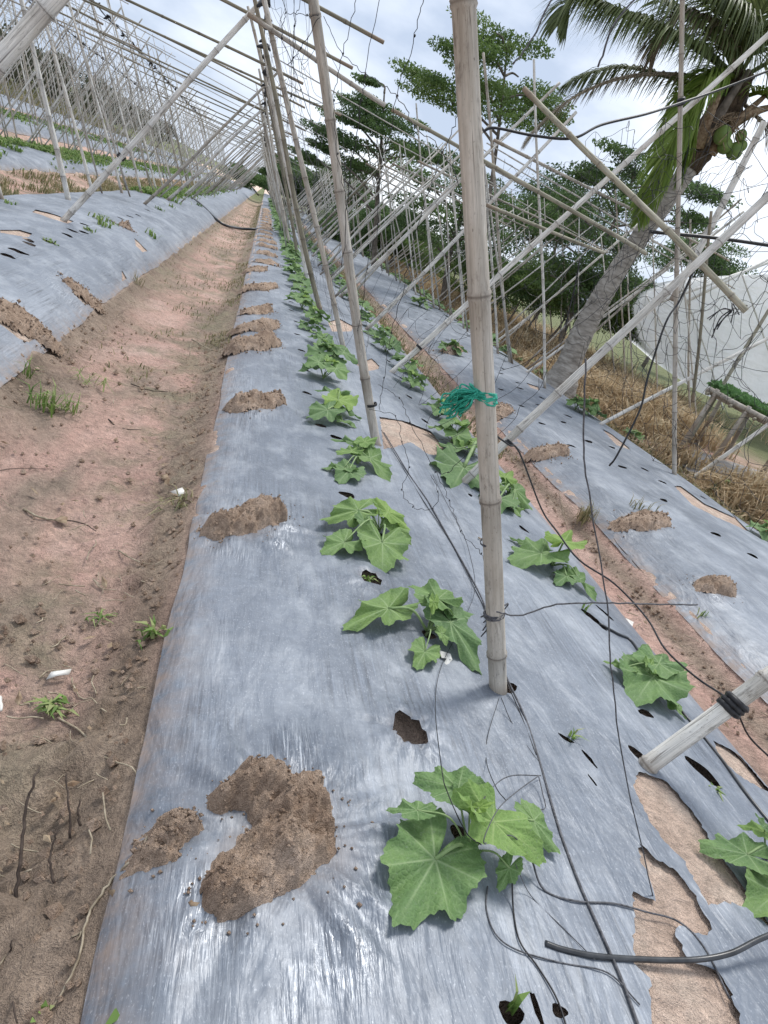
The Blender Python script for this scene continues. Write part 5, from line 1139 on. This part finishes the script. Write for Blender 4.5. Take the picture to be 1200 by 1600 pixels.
for (a, b_, r) in [(1129, 211, .105), (1148, 236, .10), (1133, 228, .09), (1158, 212, .07), (1160, 228, .06)]:
    c = at(a, b_, 9.15+random.random()*.1); V = []; F = []; nu, nv = 16, 10
    for j in range(nv+1):
        e = math.pi*j/nv
        for i in range(nu): an = 2*math.pi*i/nu; q = r*(1+.05*math.cos(3*an)*math.sin(e)); V.append((c.x+q*math.sin(e)*math.cos(an), c.y+q*math.sin(e)*math.sin(an), c.z+q*1.12*math.cos(e)))
    for j in range(nv):
        for i in range(nu): F.append((j*nu+i, (j+1)*nu+i, (j+1)*nu+(i+1) % nu, j*nu+(i+1) % nu))
    mesh_obj('coconut', V, F, M_COCO, palm)
b = MB()
for k in range(26):
    e = at(1135+jit(40), 205+jit(32), 9.2+jit(.2)); b.add(*tube(spline([at(1150, 175, 9.4), at(1145+jit(20), 190+jit(8), 9.25), e], 4), .006, 4))
b.build('flower_stalk', M_DLEAF, palm)

# ------------------------------------------------------------------ trees
def leaf_cloud(b, c, rx, ry, rz, n, s, rs):
    c = np.array(c); u = rs.normal(size=(n, 3)); u /= np.linalg.norm(u, axis=1)[:, None]; r = rs.random(n)**.45
    P = c+u*r[:, None]*np.array([rx, ry, rz]); sz = s*rs.uniform(.6, 1.4, n)
    a = rs.normal(size=(n, 3)); a /= np.linalg.norm(a, axis=1)[:, None]; t = rs.normal(size=(n, 3))*np.array([1, 1, .55]); bb = np.cross(a, t); bb /= np.linalg.norm(bb, axis=1)[:, None]+1e-9
    V = np.stack([P-a*sz[:, None], P+bb*sz[:, None]*.42, P+a*sz[:, None], P-bb*sz[:, None]*.42], 1).reshape(-1, 3)
    k = len(b['v']); 
    b['v'].append(V); b['n'] += n; shade = np.clip(rs.random()*.55+rs.random(n)*.45, 0, 1); b['r'].append(np.repeat(shade, 4))
def newcloud(): return {'v': [], 'n': 0, 'r': []}
def cloud_obj(b, name, mat, parent):
    V = np.concatenate(b['v']); n = b['n']; F = (np.arange(n)[:, None]*4+np.arange(4)).tolist()
    return mesh_obj(name, V, F, mat, parent, False, {'rnd': np.concatenate(b['r'])})
def tree(name, base, clumps, mat, label, ls=.12, dens=420, trunk=.15, group='trees beyond the field', seed=0):
    """clumps: (px, py, y, rx, rz) in metres"""
    rs = np.random.default_rng(seed); base = Vector(base); r = empty(name, base, label, 'tree', group); ls = ls*.45; dens = int(dens*2.6); trunk = trunk*.6
    cl = newcloud(); limbs = MB(); C = []
    for (px, py, y, rx, rz) in clumps:
        c = at(px, py, y); C.append(c); nsub = max(3, int(rx*3.2))
        for k in range(nsub):
            an = rs.random()*6.28; q = rs.random()**.5*rx; cc = (c.x+math.cos(an)*q, c.y+math.sin(an)*q, c.z+rs.normal()*rz*.35)
            s = rs.uniform(.22, .42)*min(rx, 1.6)+.14; leaf_cloud(cl, cc, s*1.5, s*1.5, s*.40, int(dens*s), ls, rs)
    topc = max(C, key=lambda c: c.z); mean = sum(C, Vector())/len(C)
    tr = spline([base, base.lerp(Vector((mean.x, mean.y, topc.z)), .35)+Vector((jit(.2), 0, 0)), base.lerp(Vector((mean.x, mean.y, topc.z)), .7), Vector((mean.x, mean.y, topc.z))], 8)
    MB().add(*tube(tr, [trunk*(1-.8*i/len(tr)) for i in range(len(tr))], 9)).build('trunk', M_BARK, r)
    for c in C:
        t0 = min(tr, key=lambda q: abs(q.z-(c.z-.35*(Vector((c.x, c.y))-Vector((q.x, q.y))).length))); m_ = (t0+c)/2+Vector((jit(.15), jit(.15), .1))
        limbs.add(*tube(spline([t0, m_, c], 5), [trunk*.3*(1-.7*i/11)+.008 for i in range(11)], 5))
    limbs.build('limb', M_BARK, r); cloud_obj(cl, 'crown', mat, r); return r
def gb(px, y): p = at(px, 400, y); return Vector((p.x, y, float(G(p.x, y))))
Y1 = 17
tree('layered_tree', gb(790, Y1), [(770, 50, Y1, .55, .3), (800, 75, Y1, .6, .3), (755, 90, Y1, .7, .3), (705, 85, Y1, .55, .3), (690, 130, Y1, .7, .3), (745, 130, Y1, .9, .35), (810, 120, Y1, .8, .3), (840, 155, Y1, .6, .3), (700, 155, Y1, .7, .25), (760, 170, Y1, .8, .3), (820, 175, Y1, .7, .3), (850, 180, Y1, .4, .2)],
     M_TREE2, 'tallest layered tree behind the thick foreground post', .085, 520, .13, seed=1)
Y2 = 22
tree('layered_tree', gb(590, Y2), [(580, 125, Y2, .3, .15), (555, 160, Y2, .5, .2), (595, 165, Y2, .6, .2), (550, 190, Y2, .9, .3), (600, 195, Y2, 1.0, .25), (520, 210, Y2, .6, .2), (620, 190, Y2, .6, .2), (505, 235, Y2, .5, .2), (560, 225, Y2, 1.0, .25), (490, 245, Y2, .4, .2), (615, 225, Y2, .9, .3), (650, 240, Y2, 1.0, .3), (690, 255, Y2, .9, .3), (560, 265, Y2, 1.0, .3)],
     M_TREE, 'dark flat topped tree between the slim and the thick post', .10, 520, .14, seed=2)
Y3 = 20
tree('layered_tree', gb(720, Y3), [(640, 270, Y3, .9, .3), (690, 290, Y3, 1.1, .35), (740, 270, Y3, .9, .35), (660, 320, Y3, 1.1, .4), (720, 330, Y3, 1.2, .4), (700, 370, Y3, 1.2, .4), (640, 350, Y3, .9, .4), (780, 310, Y3, 1.0, .4), (800, 350, Y3, 1.2, .4), (760, 380, Y3, 1.1, .4)],
     M_TREE, 'dense dark tree behind the crossing poles right of centre', .10, 300, .16, seed=3)
Y4 = 15
tree('layered_tree', gb(935, Y4), [(965, 245, Y4, .45, .2), (940, 265, Y4, .5, .2), (910, 270, Y4, .3, .15), (985, 270, Y4, .4, .2), (930, 300, Y4, .8, .25), (975, 310, Y4, .8, .25), (890, 325, Y4, .5, .2), (1060, 300, Y4, .6, .25), (1100, 305, Y4, .5, .2), (1075, 335, Y4, .5, .25), (1095, 350, Y4, .4, .2), (900, 360, Y4, .9, .3), (950, 370, Y4, .9, .3), (860, 370, Y4, .7, .3), (880, 400, Y4, .8, .3), (940, 410, Y4, .9, .3), (1000, 400, Y4, .6, .25), (860, 430, Y4, .7, .3), (960, 445, Y4, .7, .3)],
     M_TREE, 'layered tree behind the palm trunk with sky between its tiers', .085, 400, .11, seed=4)
for i, (px, py, y, lb) in enumerate([(560, 345, 34, 'dark rounded tree at the far end of the right bed'), (610, 355, 30, 'dark rounded tree left of the dense dark tree'), (455, 262, 60, 'small far tree straight down the row'), (470, 285, 50, 'small far bush beside the post line'),
        (840, 330, 24, 'dark tree in the gap left of the palm trunk'), (530, 290, 45, 'far tree behind the slim post line'), (880, 300, 26, 'dark tree behind the layered tree tiers'), (1090, 395, 28, 'far low tree above the greenhouse roof line')]):
    tree('rounded_tree', gb(px, y), [(px+jit(18 if y < 40 else 7), py+jit(18 if y < 40 else 7), y, 1.3*min(y, 34)/30, .7*min(y, 34)/30) for k in range(6)]+[(px+jit(30 if y < 40 else 12), py+(30 if y < 40 else 10)+jit(20 if y < 40 else 6), y, 1.5*min(y, 30)/30, .8*min(y, 30)/30) for k in range(5)], M_TREE, lb, .11*y/26, 330, .16, seed=20+i)
# shrubs behind the dry grass
for i, (px, py, y) in enumerate([(830, 420, 17), (870, 430, 16), (905, 440, 15.5), (950, 440, 15), (990, 470, 14.5), (800, 410, 18), (760, 400, 20), (720, 390, 22), (680, 370, 26), (640, 355, 30), (1010, 460, 16)]):
    tree('shrub', gb(px, y), [(px+jit(16), py+jit(10)+k*9, y, .8, .5) for k in range(7)], M_TREE2 if i % 3 else M_TREE, 'bushy green shrub behind the dry grass, %s from the left' % ORD[[640, 680, 720, 760, 800, 830, 870, 905, 950, 990, 1010].index(px)], .075, 420, .05, 'green shrubs behind the dry grass', seed=50+i)
# dark hedge trees up the left slope
for i in range(22):
    y = 24+i*4.2+i*i*.12; x = -19.5+jit(1.2)-.02*y; b0 = Vector((x, y, float(G(x, y)))); hh = random.uniform(3.6, 4.4)*(1.15 if i < 6 else .9)
    rs = np.random.default_rng(90+i); r = empty('hedge_tree', b0, ordl('hedge', 'bushy grey green tree of the hedge on the left slope', cap=10), 'tree', 'trees of the dark hedge on the left slope')
    cl = newcloud()
    for k in range(22):
        q = (b0.x+rs.normal()*1.1, b0.y+rs.normal()*1.5, b0.z+rs.uniform(.5, hh)); s = rs.uniform(.5, .95); leaf_cloud(cl, q, s*1.2, s*1.2, s*.8, 90, .17, rs)
    cloud_obj(cl, 'crown', M_TREE if i < 5 and i % 2 else M_HEDGE, r); MB().add(*tube([b0, b0+Vector((0, 0, hh*.5)), b0+Vector((.1, 0, hh))], [.14, .1, .03], 7)).build('trunk', M_BARK, r)
for i in range(7):
    px = [445, 462, 478, 425, 500, 400, 380][i]; y = [95, 85, 75, 110, 70, 105, 95][i]; tree('far_bush', gb(px, y), [(px+jit(8), [285, 285, 290, 284, 300, 278, 275][i]+jit(5), y, 2.2, 1.1) for k in range(4)], M_TREE, 'small dark bush on the far horizon, %s from the left' % ORD[sorted([445, 462, 478, 425, 500, 400, 380]).index(px)], .3, 120, .15, 'far bushes at the end of the rows', seed=140+i)

# ------------------------------------------------------------------ greenhouse, bench
gh = empty('greenhouse', at(1150, 600, 13), 'white plastic film greenhouse behind the dry grass at the right edge', 'greenhouse')
YG = 13.0
outl = [(995, 478), (1015, 455), (1060, 436), (1130, 431), (1210, 428), (1300, 430), (1460, 470), (1560, 560), (1600, 760), (1300, 700), (1180, 650), (1090, 612), (1060, 585), (1030, 560), (1005, 530)]
def ghp(px, py, y): p = at(px, py, y); return p
front = [ghp(a, b_, YG) for a, b_ in outl]
fl = min(p.z for p in front)
n = len(front); DEPTH = Vector((3.2, 7.0, 0.0)); back = [p+DEPTH for p in front]
# subdivide front as fan of grid rows
cfr = sum(front, Vector())/n; V = []; F = []; K = 10
for j in range(K+1):
    for p in front: q = cfr.lerp(p, j/K); V.append(q+Vector((0, .12*float(vn(q.x*1.5, q.z*1.5, 91)), 0)))
for j in range(K):
    for i in range(n): F.append((j*n+i, j*n+(i+1) % n, (j+1)*n+(i+1) % n, (j+1)*n+i))
mesh_obj('end_film', V, F, M_FILM, gh)
V = [f_.lerp(b_, t) for t in (0, .25, .5, .75, 1) for f_, b_ in zip(front, back)]; F = []
for j in range(4):
    for i in range(n): F.append((j*n+i, j*n+(i+1) % n, (j+1)*n+(i+1) % n, (j+1)*n+i))
mesh_obj('roof_film', V, F, M_FILM, gh)
for t_ in (.18, .5, .82):
    a_, b2_ = [(ghp(x0, y0, YG-.06), ghp(x1, y1, YG-.06)) for x0, y0, x1, y1 in ((1060, 437, 1130, 640), (1160, 430, 1240, 690), (1010, 462, 1070, 590))][[.18, .5, .82].index(t_)]
    MB().add(*tube(spline([a_, (a_+b2_)/2+Vector((.06, -.04, 0)), b2_], 8), .018, 6)).build('hoop', M_WHITE, gh)
for (a, b_, c, d) in [((1181, 221), (1072, 424), .035, 9.5), ((1010, 480), (1215, 405), .03, 12.8), ((1220, 395), (1075, 470), .03, 12.7)][1:]:
    MB().add(*tube([at(*a, d), at(*b_, d)], c, 8)).build('pipe', M_WHITE, gh)
pole(at(1050, 470, 7.6), at(1195, 190, 7.4), .038, .034, M_BAMP, 'thick whitish pole leaning right between palm and greenhouse', GN, sides=12, bend=.004)
YB = 7.6
bench = empty('seedling_bench', at(1130, 690, YB), 'low bamboo nursery bench carrying green seedlings at the right edge', 'bench')
bt0, bt1 = at(1108, 608, YB+.2), at(1260, 690, YB-.9); bk0, bk1 = bt0+Vector((.9, 1.0, .02)), bt1+Vector((.9, 1.0, .02))
for P0, P1 in ((bt0, bt1), (bt0+Vector((.05, .1, -.02)), bt1+Vector((.05, .1, -.03))), (bk0, bk1)):
    V, F, A = bamboo_mesh(P0, P1, .035, .03, random.randint(0, 99), 10); MB().add(V, F, node=A).build('rail', M_BAM, bench)
for t in (0, .25, .5, .75, 1):
    V, F, A = bamboo_mesh(bt0.lerp(bt1, t)+Vector((-.12, -.15, -.05)), bk0.lerp(bk1, t)+Vector((.05, 0, -.05)), .02, .018, 3, 8); MB().add(V, F, node=A).build('slat', M_BAMD, bench)
for t in (.08, .42, .85):
    a = bt0.lerp(bt1, t); V, F, A = bamboo_mesh(a+Vector((0, 0, .05)), Vector((a.x-.1, a.y, float(G(a.x, a.y))-.03)), .028, .028, 4, 8); MB().add(V, F, node=A).build('leg', M_BAM, bench)
    a = bk0.lerp(bk1, t); V, F, A = bamboo_mesh(a, Vector((a.x, a.y, float(G(a.x, a.y))-.03)), .028, .028, 4, 8); MB().add(V, F, node=A).build('leg', M_BAM, bench)
cl = newcloud(); rs = np.random.default_rng(5)
for k in range(260):
    u, v = rs.random(), rs.random(); p = bt0.lerp(bt1, u).lerp(bk0.lerp(bk1, u), .08+.92*v); leaf_cloud(cl, (p.x, p.y, p.z+.06), .09, .09, .05, 26, .035, rs)
o = cloud_obj(cl, 'seedling_tray_plants', M_SEED, None); tag(o, 'dense green seedlings filling the bench top before the greenhouse', 'seedlings', None, 'stuff')
V = [at(1088, 668, 7.4), at(1110, 658, 8.3), at(1210, 700, 8.2), at(1260, 760, 7.2), at(1190, 745, 6.6), at(1130, 730, 6.8), at(1092, 700, 7.0)]
V = [Vector((p.x, p.y, float(G(p.x, p.y))+.03)) for p in V]; c = sum(V, Vector())/len(V)+Vector((0, 0, .06)); K = 8; VV = []; F = []; n = len(V)
for j in range(K+1):
    for p in V: q = c.lerp(p, j/K); q.z += .02*float(vn(q.x*6, q.y*6, 95)); VV.append(q)
for j in range(K):
    for i in range(n): F.append((j*n+i, j*n+(i+1) % n, (j+1)*n+(i+1) % n, (j+1)*n+i))
tag(mesh_obj('mulch_film', VV, F, M_MULCH, attr={'dirt': [.35]*len(VV)}), 'spare sheet of grey plastic film on the ground under the seedling bench', 'plastic mulch', 'silver plastic mulch films over the raised beds')
print('objects', len(bpy.data.objects), 'bamboo', len([o for o in bpy.data.objects if o.name.startswith('bamboo')]))
